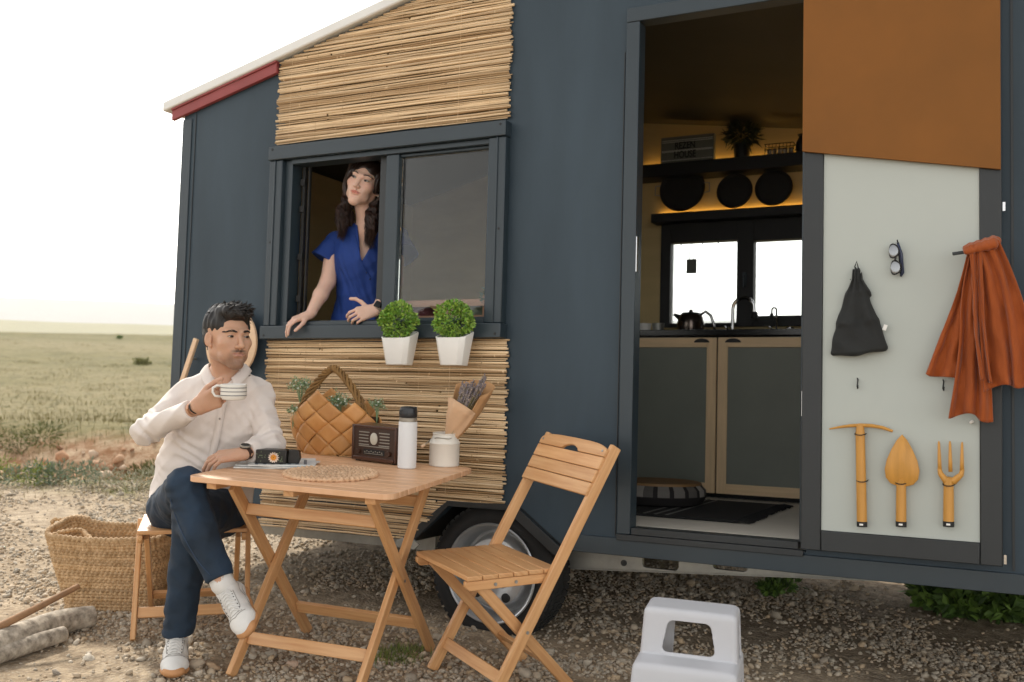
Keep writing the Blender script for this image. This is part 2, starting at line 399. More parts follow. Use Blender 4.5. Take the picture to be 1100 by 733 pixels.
MB().prism([(-3.12,2.19),(-1.92,2.19),(-1.92,2.86),(-3.12,2.56)],(0,.005,0),o=(0,-.005,0)).build('shade_backing',GAPSHADE,home)
MB().box(-3.15,-1.90,-.005,0.0,.55,1.225).build('shade_backing',GAPSHADE,home)
# ---- window
win=MB()
win.box(-3.175,-1.90,-.055,0,2.095,2.162);win.box(-3.172,-3.095,-.045,0,1.302,2.093);win.box(-1.985,-1.902,-.045,0,1.302,2.093)
win.box(-3.178,-1.895,-.062,0,1.238,1.300)
window=win.build('window',FRAME,home,bevel=.004)
m=MB()
m.box(-3.094,-3.052,-.02,.055,1.302,2.093);m.box(-3.140,-3.132,-.0505,-.0455,1.302,2.093);m.box(-1.945,-1.937,-.0505,-.0455,1.302,2.093)
m.box(-3.05,-1.986,-.030,.055,2.072,2.094);m.box(-3.05,-1.986,-.045,.055,1.301,1.318)
m.box(-3.05,-1.986,-.010,.012,1.318,1.326)
m.build('window_frame',FRAME,window,bevel=.002)
for x,y,z in((-3.150,-.055,2.145),(-1.925,-.055,2.145),(-3.150,-.062,1.255),(-1.920,-.062,1.255),(-3.150,-.045,1.70),(-1.925,-.045,1.70)): MB().tube([(x,y+.001,z),(x,y-.0015,z)],.0055,10).build('screw',BLACK,window)
m=MB();m.box(-3.03,-3.015,.03,.05,1.33,2.07);m.box(-3.00,-2.992,.035,.05,1.33,2.07)
for z in(1.42,1.62,1.85,1.98): m.box(-3.035,-3.01,.02,.03,z,z+.03)
m.build('sash_track',BLACK,window)
m=MB();m.box(-2.52,-2.452,-.02,.03,1.319,2.071);m.box(-2.452,-1.990,-.008,.028,1.319,1.332);m.box(-2.452,-1.990,-.008,.028,2.058,2.071);m.box(-2.002,-1.988,-.008,.028,1.333,2.057)
sash=m.build('sliding_sash',FRAME,window,bevel=.003)
m=MB();m.box(-2.45,-2.003,.006,.012,1.333,2.057);m.build('pane',GLASS,sash)
m=MB();m.box(-2.57,-2.52,.01,.03,1.319,2.071);m.build('sash_edge',FRAMED,sash)
# ---- doorway
m=MB()
m.box(-1.380,-1.324,-.022,.05,.470,2.512);m.box(-1.380,-.668,-.022,.05,2.513,2.572);m.box(-.684,-.672,-.012,.05,.495,2.511)
dfr=m.build('door_frame',FRAME,home,bevel=.003)
m=MB();m.box(-1.380,-.668,-.024,-.0145,.446,.469);m.box(-1.322,-.686,-.018,.062,.470,.4965);m.build('threshold',FRAMED,dfr,bevel=.002)
m=MB();m.box(-1.3235,-1.320,-.018,.0,1.50,1.64);m.build('strike_plate',CHROME,dfr)
for z in(.95,1.95,2.2): MB().tube([(-.672,-.03,z),(-.672,-.03,z+.09)],.006,10).build('hinge',CHROME,dfr,smooth='auto')
# ---- door leaf, swung flat against the wall
m=MB();y0,y1=-.062,-.022
m.box(-.670,-.601,y0,y1,.478,2.50);m.box(-.091,-.024,y0,y1,.478,2.50);m.box(-.600,-.092,y0,y1,.478,.549);m.box(-.600,-.092,y0,y1,2.43,2.50)
leaf=m.build('door',FRAMED,home,bevel=.003)
m=MB();m.box(-.600,-.092,-.054,-.03,.550,2.43);m.build('door_panel',GREYP,leaf,label='pale grey lower door panel')
m=MB();m.prism([(-.673,1.909),(-.026,1.790),(-.026,2.70),(-.673,2.70)],(0,.012,0),o=(0,-.078,0));m.build('door_board',ORANGEP,leaf,label='brown orange board covering the top of the door',bevel=.001)
for z in(.485,1.655): MB().box(-.021,-.013,-.048,-.034,z,z+.030).build('hinge',CHROME,leaf)
# ---- chassis
def beam(y,x0,z0,x1,z1,top,notches):
    m=MB();poly=[(x0,z0),(x1,z1),(x1,top)]
    for a,b,zb in sorted(notches,reverse=True):
        r=.015;poly+=[(b,top),(b,zb+r),(b-r*.3,zb+r*.3),(b-r,zb),(a+r,zb),(a+r*.3,zb+r*.3),(a,zb+r),(a,top)]
    poly.append((x0,top));m.prism(poly,(0,.02,0),o=(0,y,0));m.bar((x0,y+.025,z0+.006),(x1,y+.025,z1+.006),.05,.006);return m
N3=[(-1.365,-1.21,.305),(-1.07,-.93,.328),(-.80,-.67,.343)]
m=beam(.25,-1.80,.258,-.20,.358,.372,N3);m.box(-3.7,-2.36,.25,.27,.28,.372);ch=m.build('chassis_beam',GALV,home,bevel=.001)
m=MB();m.tube([(-1.445,.246,.315),(-1.445,.2495,.315)],.013,14);m.box(-1.448,-1.44,.244,.2495,.305,.326);m.build('bolt',FRAMED,ch)
m=beam(1.95,-1.80,.258,-.20,.358,.372,N3);m.box(-3.7,-2.36,1.95,1.97,.28,.372);m.build('chassis_beam',GALV,home,bevel=.001)
m=MB();m.box(XL+.02,-2.37,.062,YB-.002,.373,.398);m.box(-2.3695,-1.5705,.32,1.78,.373,.398);m.box(-1.57,XR-.02,.062,YB-.002,.373,.398);m.box(-2.0,-1.9,.45,1.75,.20,.26);m.build('underside',BLACK,home)
# ---- wheel arch and wheels
def arch(ya,yb_):
    m=MB();P=[(-2.35,.35),(-2.155,.532),(-1.815,.538),(-1.59,.375)]
    for (a,b),(c,d) in zip(P,P[1:]): m.prism([(a,b),(c,d),(c,d+.006),(a,b+.006)],(0,yb_-ya,0),o=(0,ya,0))
    m.prism([(p[0],p[1]-.001) for p in P][::-1]+[],(0,.004,0),o=(0,yb_,0))
    return m
m=arch(-.002,.30);m.build('wheel_arch',BLACK,home)
m=MB();m.prism([(-1.815,.538),(-1.590,.375),(-1.590,.335),(-1.66,.372),(-1.84,.505)],(0,.015,0),o=(0,-.022,0))
m.prism([(-2.37,.37),(-2.15,.545),(-1.82,.548),(-1.83,.525),(-2.145,.522),(-2.30,.372),(-2.33,.33)],(0,.012,0),o=(0,-.018,0))
m.build('mudguard',FRAMED,home,bevel=.002)
m=MB();m.prism([(-2.40,.335),(-2.30,.325),(-2.275,.35),(-2.31,.372),(-2.35,.375),(-2.39,.36)],(0,.01,0),o=(0,-.03,0));m.build('mudguard_bracket',GALV,home,bevel=.002)
def wheel(c,out):
    """c centre of outer face, out=-1 faces camera"""
    A=[(1,0,0),(0,0,1),(0,out,0)];w=.20;R=.292;c=V3(*c)
    m=MB();m.lathe([(.205,-.012),(.213,-.004),(.235,0),(.262,-.006),(.282,-.02),(.291,-.045),(R,-.1),(.291,-.155),(.282,-.18),(.235,-.2),(.205,-.19),(.200,-.1),(.205,-.012)],c,64,A,open_=True)
    n=56
    for k in range(n):   # tread blocks
        a=2*math.pi*k/n;d=V3(math.cos(a),0,math.sin(a));t=V3(-math.sin(a),0,math.cos(a))
        for (yy,dx) in((-.035,0),(-.075,.5),(-.125,0),(-.165,.5)):
            aa=a+dx*2*math.pi/n;d=V3(math.cos(aa),0,math.sin(aa));t=V3(-math.sin(aa),0,math.cos(aa))
            m.obox(c+d*(R-.003 if abs(yy+.1)<.05 else R-.009)+V3(0,out*yy,0),(t,V3(0,1,0),d),(.022,.036,.012))
    w_=m.build('wheel',RUBBER,home,smooth='auto')
    m=MB();m.lathe([(.207,-.006),(.211,.000),(.206,.004),(.200,.000),(.196,-.012),(.190,-.020),(.184,-.060),(.176,-.098),(.166,-.104),(.158,-.085),(.150,-.045),(.140,-.034),(.110,-.028),(.085,-.034),(.070,-.048),(.055,-.052),(.0,-.052)],c,64,A,open_=True)
    m.build('rim',RIMM,w_,smooth='auto')
    for k in range(5):
        a=2*math.pi*k/5+.25;p=c+V3(math.cos(a)*.118,out*-.029,math.sin(a)*.118)
        MB().lathe([(.0,-.006),(.019,-.006),(.020,.003),(.0185,.0035),(.0,.0035)],p,16,A).build('rim_hole',BLACK,w_,smooth='auto')
    m=MB();m.lathe([(.038,-.055),(.036,-.005),(.030,.014),(0,.016)],c,24,A)
    for k in range(5):
        a=2*math.pi*k/5+.1;m.lathe([(.010,-.055),(.010,-.034),(.007,-.030),(0,-.030)],c+V3(math.cos(a)*.055,0,math.sin(a)*.055),8,A)
    m.build('hub',GALV,w_,smooth='auto')
RIMM=mat('silver_wheel_paint','#c0c3c5',.38,metal=.75,var=.1,vs=12)
wheel((-1.962,.035,.250),-1)
wheel((-1.945,2.02,.262),1)
# ================================================================ INSIDE THE KITCHEN (trailer frame)
def T(name,label,cat,loc,group=None,rotz=0): return thing(name,label,cat,loc,rotz,group,'T')
LED=mat('led_light','#ffc766',.5,emit=3.6)
WORKTOP=mat('black_worktop','#0f0f0f',.25,var=.2)
cab=T('kitchen_cabinet','low kitchen cabinet with black worktop and two oak framed doors seen through the doorway','cabinet',(-1.4,1.47,.497))
m=MB();m.box(-2.9,-.25,1.472,2.045,.53,1.33);m.box(-2.9,-.25,1.54,2.045,.4975,.529);m.build('carcass',BLACK,cab)
m=MB();m.box(-2.92,-.23,1.435,2.046,1.352,1.385);m.box(-2.9,-.25,1.47,2.04,1.331,1.351);m.build('worktop',WORKTOP,cab,bevel=.003)
def cdoor(x0,x1,side):
    z0,z1,y0,y1,s=.525,1.343,1.450,1.470,.052
    m=MB();m.box(x0,x0+s,y0,y1,z0,z1);m.box(x1-s,x1,y0,y1,z0,z1);m.box(x0+s,x1-s,y0,y1,z0,z0+s);m.box(x0+s,x1-s,y0,y1,z1-s,z1)
    d=m.build('cabinet_door',DOORWOOD,cab,bevel=.0015)
    m=MB();m.box(x0+s,x1-s,y0+.008,y0+.014,z0+s,z1-s);m.build('door_panel',DOORPAN,d)
    m=MB();hx=x1-.08 if side>0 else x0+.08
    m.prism([(hx+.042*math.cos(a),1.316+.022*math.sin(a)) for a in [math.pi*i/10 for i in range(11)]],(0,.003,0),o=(0,y0-.003,0));m.build('handle_cutout',BLACK,d)
cdoor(-1.925,-1.388,1);cdoor(-1.380,-.843,-1);cdoor(-2.47,-1.933,1)
# back window
bw=T('kitchen_window','black framed double window behind the kitchen worktop','window',(-1.3,2.05,wz0))
m=MB();y0,y1=yb-.03,yb+.045
gl=[(TY(722,262,yb),TY(793,347,yb)),(TY(811,262,yb),(-.80,0,0))]
g1a,g1b=TY(722,262,yb)[0],TY(792,347,yb)[0];g2a,g2b=TY(811,262,yb)[0],-.80
gz1=TY(722,262,yb)[2];gz0=TY(722,348,yb)[2];g2z0=TY(811,340,yb)[2]
m.box(wl-.03,g1a,y0,y1,wz0-.01,wz1+.03);m.box(g1b,g2a,y0,y1,wz0-.01,wz1+.03);m.box(g2b,wr+.03,y0,y1,wz0-.01,wz1+.03)
m.box(g1a,g1b,y0,y1,gz1,wz1+.03);m.box(g1a,g1b,y0,y1,wz0-.01,gz0);m.box(g2a,g2b,y0,y1,gz1-.01,wz1+.03);m.box(g2a,g2b,y0,y1,wz0-.01,g2z0)
m.build('window_frame',BLACK,bw,bevel=.002)
m=MB();m.box(g1a+.005,g1b-.005,yb+.01,yb+.014,gz0+.003,gz1-.003);m.build('pane',GLASS2,bw)
m=MB();m.box(g2a+.005,g2b-.005,yb+.01,yb+.014,g2z0+.003,gz1-.013);m.build('pane',GLASS2,bw)
p=TY(800,300,yb-.03);m=MB();m.box(p[0]-.012,p[0]+.012,yb-.04,yb-.031,p[2]-.04,p[2]+.04);m.box(p[0]-.006,p[0]+.006,yb-.062,yb-.041,p[2]-.05,p[2]+.02);m.build('window_handle',FRAME,bw,bevel=.002)
# shelves with light strips
def shelf(px_left,ytop,ybot,label,ydepth,lip):
    a=TY(px_left,ytop,yb);zt=a[2];zb=TY(px_left,ybot,yb)[2]
    s=T('wall_shelf',label,'shelf',(a[0],yb,zb),'black shelves over the kitchen window')
    m=MB();m.box(a[0],XR-.3,yb-ydepth,yb-.002,zb,zt-.004);m.build('board',BLACK,s,bevel=.003)
    m=MB();m.box(a[0]+.02,XR-.32,yb-.022,yb-.010,zt-.004,zt+.006);m.build('light_strip',LED,s)
    return a[0],zt
# front edges of the shelf hide some of the wall behind, so heights come from the front edge
x_u,z_u=shelf(688,184,198,'upper black shelf holding the letter box sign and a plant',.16,.03)
x_l,z_l=shelf(706,233,243,'lower black shelf holding three round trays under the letter box sign',.12,.03)
# letter board
p=TY(738,164,yb-.11);w,h=.325,.165
sg=T('letter_board','pale letter box sign reading REZEN HOUSE on the upper shelf','sign',(p[0],yb-.11,z_u))
BOARDM=mat('letter_board_white','#77796f',.5,var=.03)
zb=z_u-.001
m=MB();m.box(p[0]-w/2,p[0]+w/2,yb-.11,yb-.07,zb,zb+h);m.build('light_box',BOARDM,sg,bevel=.003)
m=MB()
for z in(.02,.072,.078,.13,.140): m.box(p[0]-w/2+.008,p[0]+w/2-.008,yb-.113,yb-.1102,zb+z,zb+z+.003)
m.build('letter_rail',WCERAM,sg)
def text_obj(s,size,loc,parent,matl,frame='T',rx=90,name='lettering',extr=.001,xs=1,xaxis=None,zaxis=None):
    cu=bpy.data.curves.new(name,'FONT');cu.body=s;cu.size=size;cu.extrude=extr;cu.align_x='CENTER';cu.align_y='CENTER';cu.offset=size*.02
    tmp=bpy.data.objects.new('tmp',cu);COL.objects.link(tmp);bpy.context.view_layer.update()
    me=bpy.data.meshes.new_from_object(tmp.evaluated_get(bpy.context.evaluated_depsgraph_get()));bpy.data.objects.remove(tmp)
    X=nrm(xaxis) if xaxis is not None else V3(1,0,0);Z=nrm(zaxis) if zaxis is not None else V3(0,0,1);N_=np.cross(X,Z)
    M=Matrix([[X[i]*xs,Z[i],N_[i],loc[i]] for i in range(3)]+[[0,0,0,1]]);me.transform(M)
    return mkobj(name,me,parent,[matl],smooth=False)
text_obj('REZEN',.058,(p[0]-.012,yb-.1145,zb+.105),sg,BLACK,xs=.72)
text_obj('HOUSE',.058,(p[0]-.012,yb-.1145,zb+.050),sg,BLACK,xs=.72)
DARKLEAF=mat('dark_leaf','#24301a',.6,isl=.3)
def bushy(name,label,cat,loc,r,n,matl,potf,group=None,leafL=.02,leafW=.008,frame='T',squash=1.,stem=None,seed=1,inner=.35):
    t=thing(name,label,cat,loc,0,group,frame);r_=random.Random(seed);m=MB();c=potf(t)
    for i in range(n):
        d=nrm([r_.gauss(0,1) for _ in range(3)]);rr=r*(inner+(1-inner)*r_.random()**.4)*(1+.12*math.sin(d[0]*5+seed)*math.cos(d[1]*6))
        q=V3(*c)+d*V3(rr,rr,rr*squash)
        dd=nrm(d+V3(*[r_.gauss(0,.5) for _ in range(3)]));m.leaf(q,dd,nrm([r_.gauss(0,1) for _ in range(3)]),leafL*r_.uniform(.7,1.3),leafW*r_.uniform(.8,1.3))
    m.build('foliage',matl,t);return t
p=TY(797,168,yb-.08)
def pf(t):
    m=MB();m.lathe([(.028,0),(.042,.002),(.05,.085),(.046,.085),(.043,.07),(0,.07)],(p[0],yb-.08,z_u),20);m.build('pot',BLACK,t,smooth='auto');return (p[0],yb-.08,z_u+.15)
bushy('potted_plant','dark potted plant on the upper shelf beside the letter box sign','potted plant',(p[0],yb-.08,z_u),.085,420,DARKLEAF,pf,leafL=.06,leafW=.012,squash=.8,seed=4,inner=.1)
p=TY(838,164,yb-.07)
t=T('wire_basket','small dark wire basket on the upper shelf right of the plant','basket',(p[0],yb-.07,z_u));m=MB()
for z in(.0,.03,.062): 
    for (a,b) in(((-.08,-.04),(.08,-.04)),((.08,-.04),(.08,.04)),((.08,.04),(-.08,.04)),((-.08,.04),(-.08,-.04))): m.tube([(p[0]+a[0],yb-.07+a[1],z_u+.004+z),(p[0]+b[0],yb-.07+b[1],z_u+.004+z)],.003,6)
for k in range(9):
    x=p[0]-.08+.02*k;m.tube([(x,yb-.11,z_u+.004),(x+.006,yb-.11,z_u+.066)],.002,5)
m.build('wire_frame',BLACK,t)
m=MB()
for k in range(5): m.ball((p[0]-.06+.03*k,yb-.07,z_u+.03),(.014,.014,.022),10,6)
m.build('contents',WCERAM,t,smooth=True)
p=TY(862,158,yb-.07);t=T('dark_vase','dark vase at the right end of the upper shelf','vase',(p[0],yb-.07,z_u))
m=MB();m.lathe([(.025,0),(.04,.03),(.035,.07),(.02,.1),(.028,.115),(.02,.112),(0,.1)],(p[0],yb-.07,z_u),20);m.build('body',BLACK,t,smooth='auto')
# round trays leaning on the lower shelf
TRAY=mat('dark_woven_tray','#1c1712',.7,var=.3,vs=30,bump=.3,bs=150)
for (px,py,R,lab) in((734,220,.140,'largest dark round tray with side handles on the lower shelf'),(790,224,.106,'middle dark round tray on the lower shelf'),(832,221,.108,'right hand dark round tray beside the doorway edge')):
    q=TY(px,py,yb-.05);t=T('round_tray',lab,'tray',(q[0],yb-.05,z_l),'dark round trays on the lower shelf')
    A=[(1,0,0),(0,.12,1),(0,-1,.12)]
    m=MB();cz=z_l+R+.001;m.lathe([(0,0),(R*.85,.0),(R*.93,.010),(R,.018),(R*.99,.022),(R*.9,.014),(R*.84,.006),(0,.006)],(q[0],yb-.06,cz),40,A);m.build('tray_body',TRAY,t,smooth='auto')
    if R>.12:
        for s in(-1,1): MB().tube([(q[0]+s*R*.96,yb-.08,cz+.03),(q[0]+s*(R+.025),yb-.08,cz+.028),(q[0]+s*(R+.027),yb-.08,cz-.025),(q[0]+s*R*.96,yb-.08,cz-.03)],.0035,6).build('tray_handle',GALV,t,smooth=True)
# hanging lantern tag in the window
q=TY(743,284,yb-.05);t=T('hanging_tag','small grey tag hanging by a loop in front of the left kitchen pane','tag',(q[0],yb-.05,gz1))
m=MB();m.box(q[0]-.030,q[0]+.030,yb-.06,yb-.045,q[2]-.055,q[2]+.03);m.build('tag_body',mat('grey_tag','#5d6158',.5),t,bevel=.003)
m=MB();m.tube([(q[0]-.012,yb-.052,q[2]+.03),(q[0]-.014,yb-.052,q[2]+.08),(q[0],yb-.052,gz1-.004),(q[0]+.014,yb-.052,q[2]+.08),(q[0]+.012,yb-.052,q[2]+.03)],.0025,6);m.build('loop',BLACK,t,smooth=True)
for k,px in enumerate((732,755,772)):
    q=TY(px,263,yb-.03);t=T('window_hook',['small black hook left of the hanging tag','small black hook right of the hanging tag','small black hook nearest the window handle'][k],'hook',(q[0],yb-.035,gz1),'small hooks under the window head')
    m=MB();m.tube([(q[0],yb-.034,gz1),(q[0],yb-.036,gz1-.018),(q[0]+.006,yb-.045,gz1-.022)],.003,6);m.build('hook',BLACK,t)
wt=1.386
# kettle
q=TY(742,352,1.78);c=V3(q[0],1.78,wt);t=T('kettle','steel and black electric kettle on the worktop in front of the left pane','kettle',c)
m=MB();m.lathe([(.07,.0),(.075,.01),(.078,.06),(.066,.105),(.058,.112),(0,.115)],c,36);m.build('kettle_body',mat('brushed_kettle','#6a5f58',.25,metal=.9,var=.2,stretch=(1,1,.1),vs=40),t,smooth='auto')
m=MB();m.lathe([(.058,.1125),(.05,.122),(.012,.127),(.01,.14),(0,.142)],c,24);m.tube([c+V3(-.065,0,.095),c+V3(-.10,0,.115)],[.018,.008],8);m.build('lid',BLACK,t,smooth='auto')
m=MB();m.tube([c+V3(.055,0,.11),c+V3(.085,0,.128),c+V3(.115,0,.105),c+V3(.135,0,.05),c+V3(.138,0,.02)],[.008,.009,.009,.008,.006],8);m.build('handle',CHROME,t,smooth=True)
m=MB();m.lathe([(.085,0),(.085,.012),(.07,.014),(0,.014)],c+V3(0,0,-.0005),24);m.build('base',BLACK,t)
# cups
for k,(px,lab) in enumerate(((693,'white cup at the left end of the worktop'),(707,'small glass jar beside the kettle on the worktop'))):
    q=TY(px,352,1.62);c=V3(q[0],1.62,wt);t=T('cup' if k==0 else 'glass_jar',lab,'cup' if k==0 else 'jar',c)
    m=MB();m.lathe([(.02,0),(.03,.004),(.035,.05),(.032,.05),(.027,.008),(0,.007)],c,24);m.build('cup_body' if k==0 else 'jar_body',WCERAM if k==0 else GALV,t,smooth='auto')
    if k==0:
        m=MB();m.tube([c+V3(-.034,0,.042),c+V3(-.055,0,.036),c+V3(-.054,0,.018),c+V3(-.032,0,.012)],.004,8);m.build('cup_handle',WCERAM,t,smooth=True)
# taps
def tap(px,lab,h,r,rad,cx):
    q=TY(px,352,1.86);c=V3(q[0],1.86,wt);t=T('kitchen_tap',lab,'tap',c,'steel taps in front of the kitchen window')
    m=MB();pts=[c+V3(0,0,0),c+V3(0,0,h-r)]
    for i in range(1,9):
        a=math.pi*i/9;pts.append(c+V3(cx*r*(1-math.cos(a)),-.01*i/9,h-r+r*math.sin(a)))
    pts.append(c+V3(cx*2*r,-.012,h-r-.02));m.tube(pts,rad,10);m.lathe([(.022,0),(.022,.01),(.014,.016),(rad,.03)],c,20);m.build('spout',CHROME,t,smooth='auto')
    m=MB();e=pts[-1];m.tube([e,e-V3(0,0,.035)],[rad*1.8,rad*2.3],10)
    m.build('nozzle',BLACK,t,smooth='auto')
    m=MB();m.tube([c+V3(-.01,-.02,.02),c+V3(-.03,-.05,.045)],.005,8);m.build('lever',CHROME,t,smooth=True)
tap(787,'tall arched kitchen tap with black nozzle between the two panes',.21,.062,.010,1)
tap(834,'thin hooked tap in front of the right kitchen pane',.15,.012,.005,-1)
q=TY(849,349,1.75);c=V3(q[0],1.75,wt);t=T('drinking_glass','small glass at the right end of the worktop','glass',c);m=MB();m.lathe([(.015,0),(.019,.002),(.022,.032),(.020,.032),(.016,.006),(0,.005)],c,20);m.build('glass_body',CHROME,t,smooth='auto')
# rug and pouf
z=.4975;RUG=mat('black_rug','#0e0e0e',.95,var=.4,vs=60,bump=.6,bs=300)
rug=T('rug','black woven rug with grey stripes and tassels on the white floor','rug',(-1.3,.7,z))
c0=TY(0,0)*0
rx0,rx1,ry0,ry1=-2.0,-1.02,.40,1.26
m=MB();m.box(rx0,rx1,ry0,ry1,z+.001,z+.012);m.build('weave',RUG,rug,bevel=.003)
m=MB()
for k,x in enumerate((-1.42,-1.37,-1.32)): m.box(x,x+.012,ry0+.004,ry1-.004,z+.0125,z+.014)
m.build('stripe',mat('grey_stripe','#6e6e6a',.9),rug)
m=MB();r_=random.Random(3)
for k in range(70):
    y=ry0+(ry1-ry0)*k/69;m.tube([(rx1-.002,y,z+.006),(rx1+.03,y+r_.uniform(-.008,.008),z+.010),(rx1+.06+r_.uniform(-.01,.015),y+r_.uniform(-.015,.015),z+.006)],[.005,.005,.003],5)
m.build('tassels',RUG,rug)
q=V3(-1.50,.86,z+.012);pf_=T('pouf','low round patterned pouf with tan rim standing on the rug','pouf',q)
POUF=mat('black_white_pattern','#191512',.9,var=.3,vs=30,bump=.4,bs=200)
nt=POUF.node_tree;vo=nt.nodes.new('ShaderNodeTexBrick');tc=nt.nodes.new('ShaderNodeTexCoord');sep=nt.nodes.new('ShaderNodeSeparateXYZ');at=nt.nodes.new('ShaderNodeMath');at.operation='ARCTAN2';nt.links.new(tc.outputs['Object'],sep.inputs[0]);nt.links.new(sep.outputs[0],at.inputs[0]);nt.links.new(sep.outputs[1],at.inputs[1])
cm=nt.nodes.new('ShaderNodeCombineXYZ');nt.links.new(at.outputs[0],cm.inputs[0]);nt.links.new(sep.outputs[2],cm.inputs[1]);vo.inputs['Scale'].default_value=1;vo.inputs['Brick Width'].default_value=.34;vo.inputs['Row Height'].default_value=.2;vo.inputs['Mortar Size'].default_value=.05;vo.inputs['Color1'].default_value=(.3,.28,.25,1);vo.inputs['Color2'].default_value=(.012,.01,.01,1);vo.inputs['Mortar'].default_value=(.012,.01,.01,1);nt.links.new(cm.outputs[0],vo.inputs['Vector'])
nt.links.new(vo.outputs[0],nt.nodes['Principled BSDF'].inputs['Base Color'])
m=MB();m.lathe([(.17,0),(.205,.01),(.225,.045),(.222,.075),(.20,.098)],q,48);m.build('side',POUF,pf_,smooth='auto')
m=MB();m.lathe([(.203,.096),(.200,.106),(.185,.110),(.15,.104),(0,.10)],q,48);m.build('top',mat('tan_leather','#7a5c38',.6),pf_,smooth='auto')
# ---- crate behind the fixed pane
p0=TY(432,330,.12);t=T('wooden_crate','small pink brown wooden crate of fabrics behind the fixed window pane','crate',(-2.28,.12,1.31))
CR=mat('pinkish_crate_wood','#b98a72',.6,uv=True,stretch=(4,50,1),vs=1)
zc=1.313;x0,x1=-2.535,-2.04
m=MB()
for y in(.075,.225):
    m.box(x0,x1,y,y+.010,zc+.075,zc+.105);m.box(x0,x1,y,y+.010,zc,zc+.035)
m.box(x0,x1,.086,.224,zc,zc+.008)
m.build('slat',CR,t,bevel=.001)
m=MB()
for x in(x0,x1-.022):
    for y in(.086,.205): m.box(x,x+.022,y,y+.018,zc+.009,zc+.118)
m.build('corner_post',CR,t,bevel=.001)
for k,(x,c,w) in enumerate(((-2.42,'#6b3340',.10),(-2.26,'#a4482a',.10),(-2.13,'#7d857a',.07))):
    o=MB().ball((x,.155,zc+.05),(w*.75,.05,.042),16,10).build('folded_fabric',mat('fabric_%d'%k,c,.9,bump=.4,bs=60),None,smooth=True,frame='T')
    ORG.pop(o.name,None);props(o,['dark red folded fabric in the window crate','rust orange folded fabric in the window crate','grey green folded fabric in the window crate'][k],'fabric','fabrics in the window crate')
q=TY(516,318,.14)
def pf2(t):
    m=MB();m.lathe([(.02,0),(.026,.05),(.023,.05),(.0,.045)],(-2.02,.10,1.33),16);m.build('pot',WCERAM,t,smooth='auto');return(-2.02,.10,1.42)
bushy('potted_plant','small blue green plant behind the fixed pane at the crate end','potted plant',(-2.02,.10,1.33),.05,160,mat('sage_leaf','#5b7a68',.6,isl=.2),pf2,leafL=.02,leafW=.009)
m=MB();m.box(-3.04,-1.96,.062,.26,1.285,1.312);m.build('inner_sill',PLY,home,bevel=.002)
# ---- hanging planters under the window
SHRUB=mat('bright_shrub_leaf','#5f8a2c',.5,var=.3,vs=30,isl=.45,isl2='#a9c455')
for k,(pa,pb,pc,lab) in enumerate((((416,362),(451,352),(425,391),'white hanging planter with round green shrub nearer the woman'),((473,362),(511,350),(484,391),'white hanging planter with round green shrub nearer the doorway'))):
    A=TY(*pa,-.10);B=TY(*pb,-.10);cx=(A[0]+B[0])/2;cy=-.125;zt=1.232;zb=1.118
    t=T('hanging_planter',lab,'planter',(cx,-.065,zb),'white planters hooked under the window')
    m=MB();w1,w0=.073,.052;d1,d0=.055,.042
    def ring(w,d,z,ci,front=0,dz=0):
        P=[(-w,-d+ci),(-w+ci,-d),(w-ci,-d),(w,-d+ci),(w,d-ci),(w-ci,d),(-w+ci,d),(-w,d-ci)]
        return [V3(cx+x,cy+y,z+dz*(y+d)/(2*d)) for x,y in P]
    R=[ring(w0,d0,zb,.018),ring(w1,d1,zt,.02,dz=.035),ring(w1-.004,d1-.004,zt,.02,dz=.035),ring(w1-.010,d1-.008,zt-.02,.02)]
    vs=[v for r in R for v in r];fs=[tuple(range(8))[::-1]]
    for i in range(3):
        for j in range(8):
            j2=(j+1)%8;fs.append((i*8+j,i*8+j2,(i+1)*8+j2,(i+1)*8+j))
    fs.append(tuple(range(24,32)));m._add(vs,fs);m.build('pot',WCERAM,t,bevel=.003)
    m=MB()
    for s in(-.03,.03): m.tube([(cx+s,cy+d1-.002,zt+.02),(cx+s,-.066,zt+.045),(cx+s,-.064,zt+.02)],.003,6)
    m.build('hook',GALV,t)
    r_=random.Random(k+11);m=MB();c=V3(cx-.005,cy-.005,zt+.075)
    for i in range(1500):
        d=nrm([r_.gauss(0,1) for _ in range(3)]);rr=.078*(.45+.55*r_.random()**.35)*(1+.07*math.sin(7*d[0]+k)+.07*math.cos(6*d[2]+2*k))
        q=c+d*rr
        if q[2]<zt+.004: continue
        m.leaf(q,nrm(d+V3(*[r_.gauss(0,.45) for _ in range(3)])),nrm([r_.gauss(0,1) for _ in range(3)]),r_.uniform(.011,.019),r_.uniform(.009,.014))
    m.build('foliage',SHRUB,t)
# ---- things on the open door
yd=-.055
def hook(px,py,lab):
    q=TY(px,py,yd);t=T('wall_hook',lab,'hook',(q[0],yd,q[2]),'small wire hooks on the open door');m=MB();m.tube([(q[0],yd+.001,q[2]+.018),(q[0]+.003,yd-.008,q[2]+.012),(q[0],yd-.006,q[2]-.012),(q[0]+.003,yd-.014,q[2]-.018),(q[0]+.004,yd-.018,q[2]-.006)],.0022,6);m.build('hook_wire',BLACK,t,smooth=True)
hook(921,412,'empty black wire hook below the black pouch');hook(1013,414,'black wire hook peeping out under the orange scarf')
BAGM=mat('black_pouch_cloth','#1a1c1b',.8,var=.2,vs=12,bump=.5,bs=25,bdist=.006,sheen=.1)
q0=TY(921,283,yd);qt=TY(921,292,yd);bl=TY(894,382,yd);br=TY(953,378,yd)
bag=T('drawstring_pouch','black cloth drawstring pouch hanging on the pale door panel','pouch',(qt[0],yd,bl[2]))
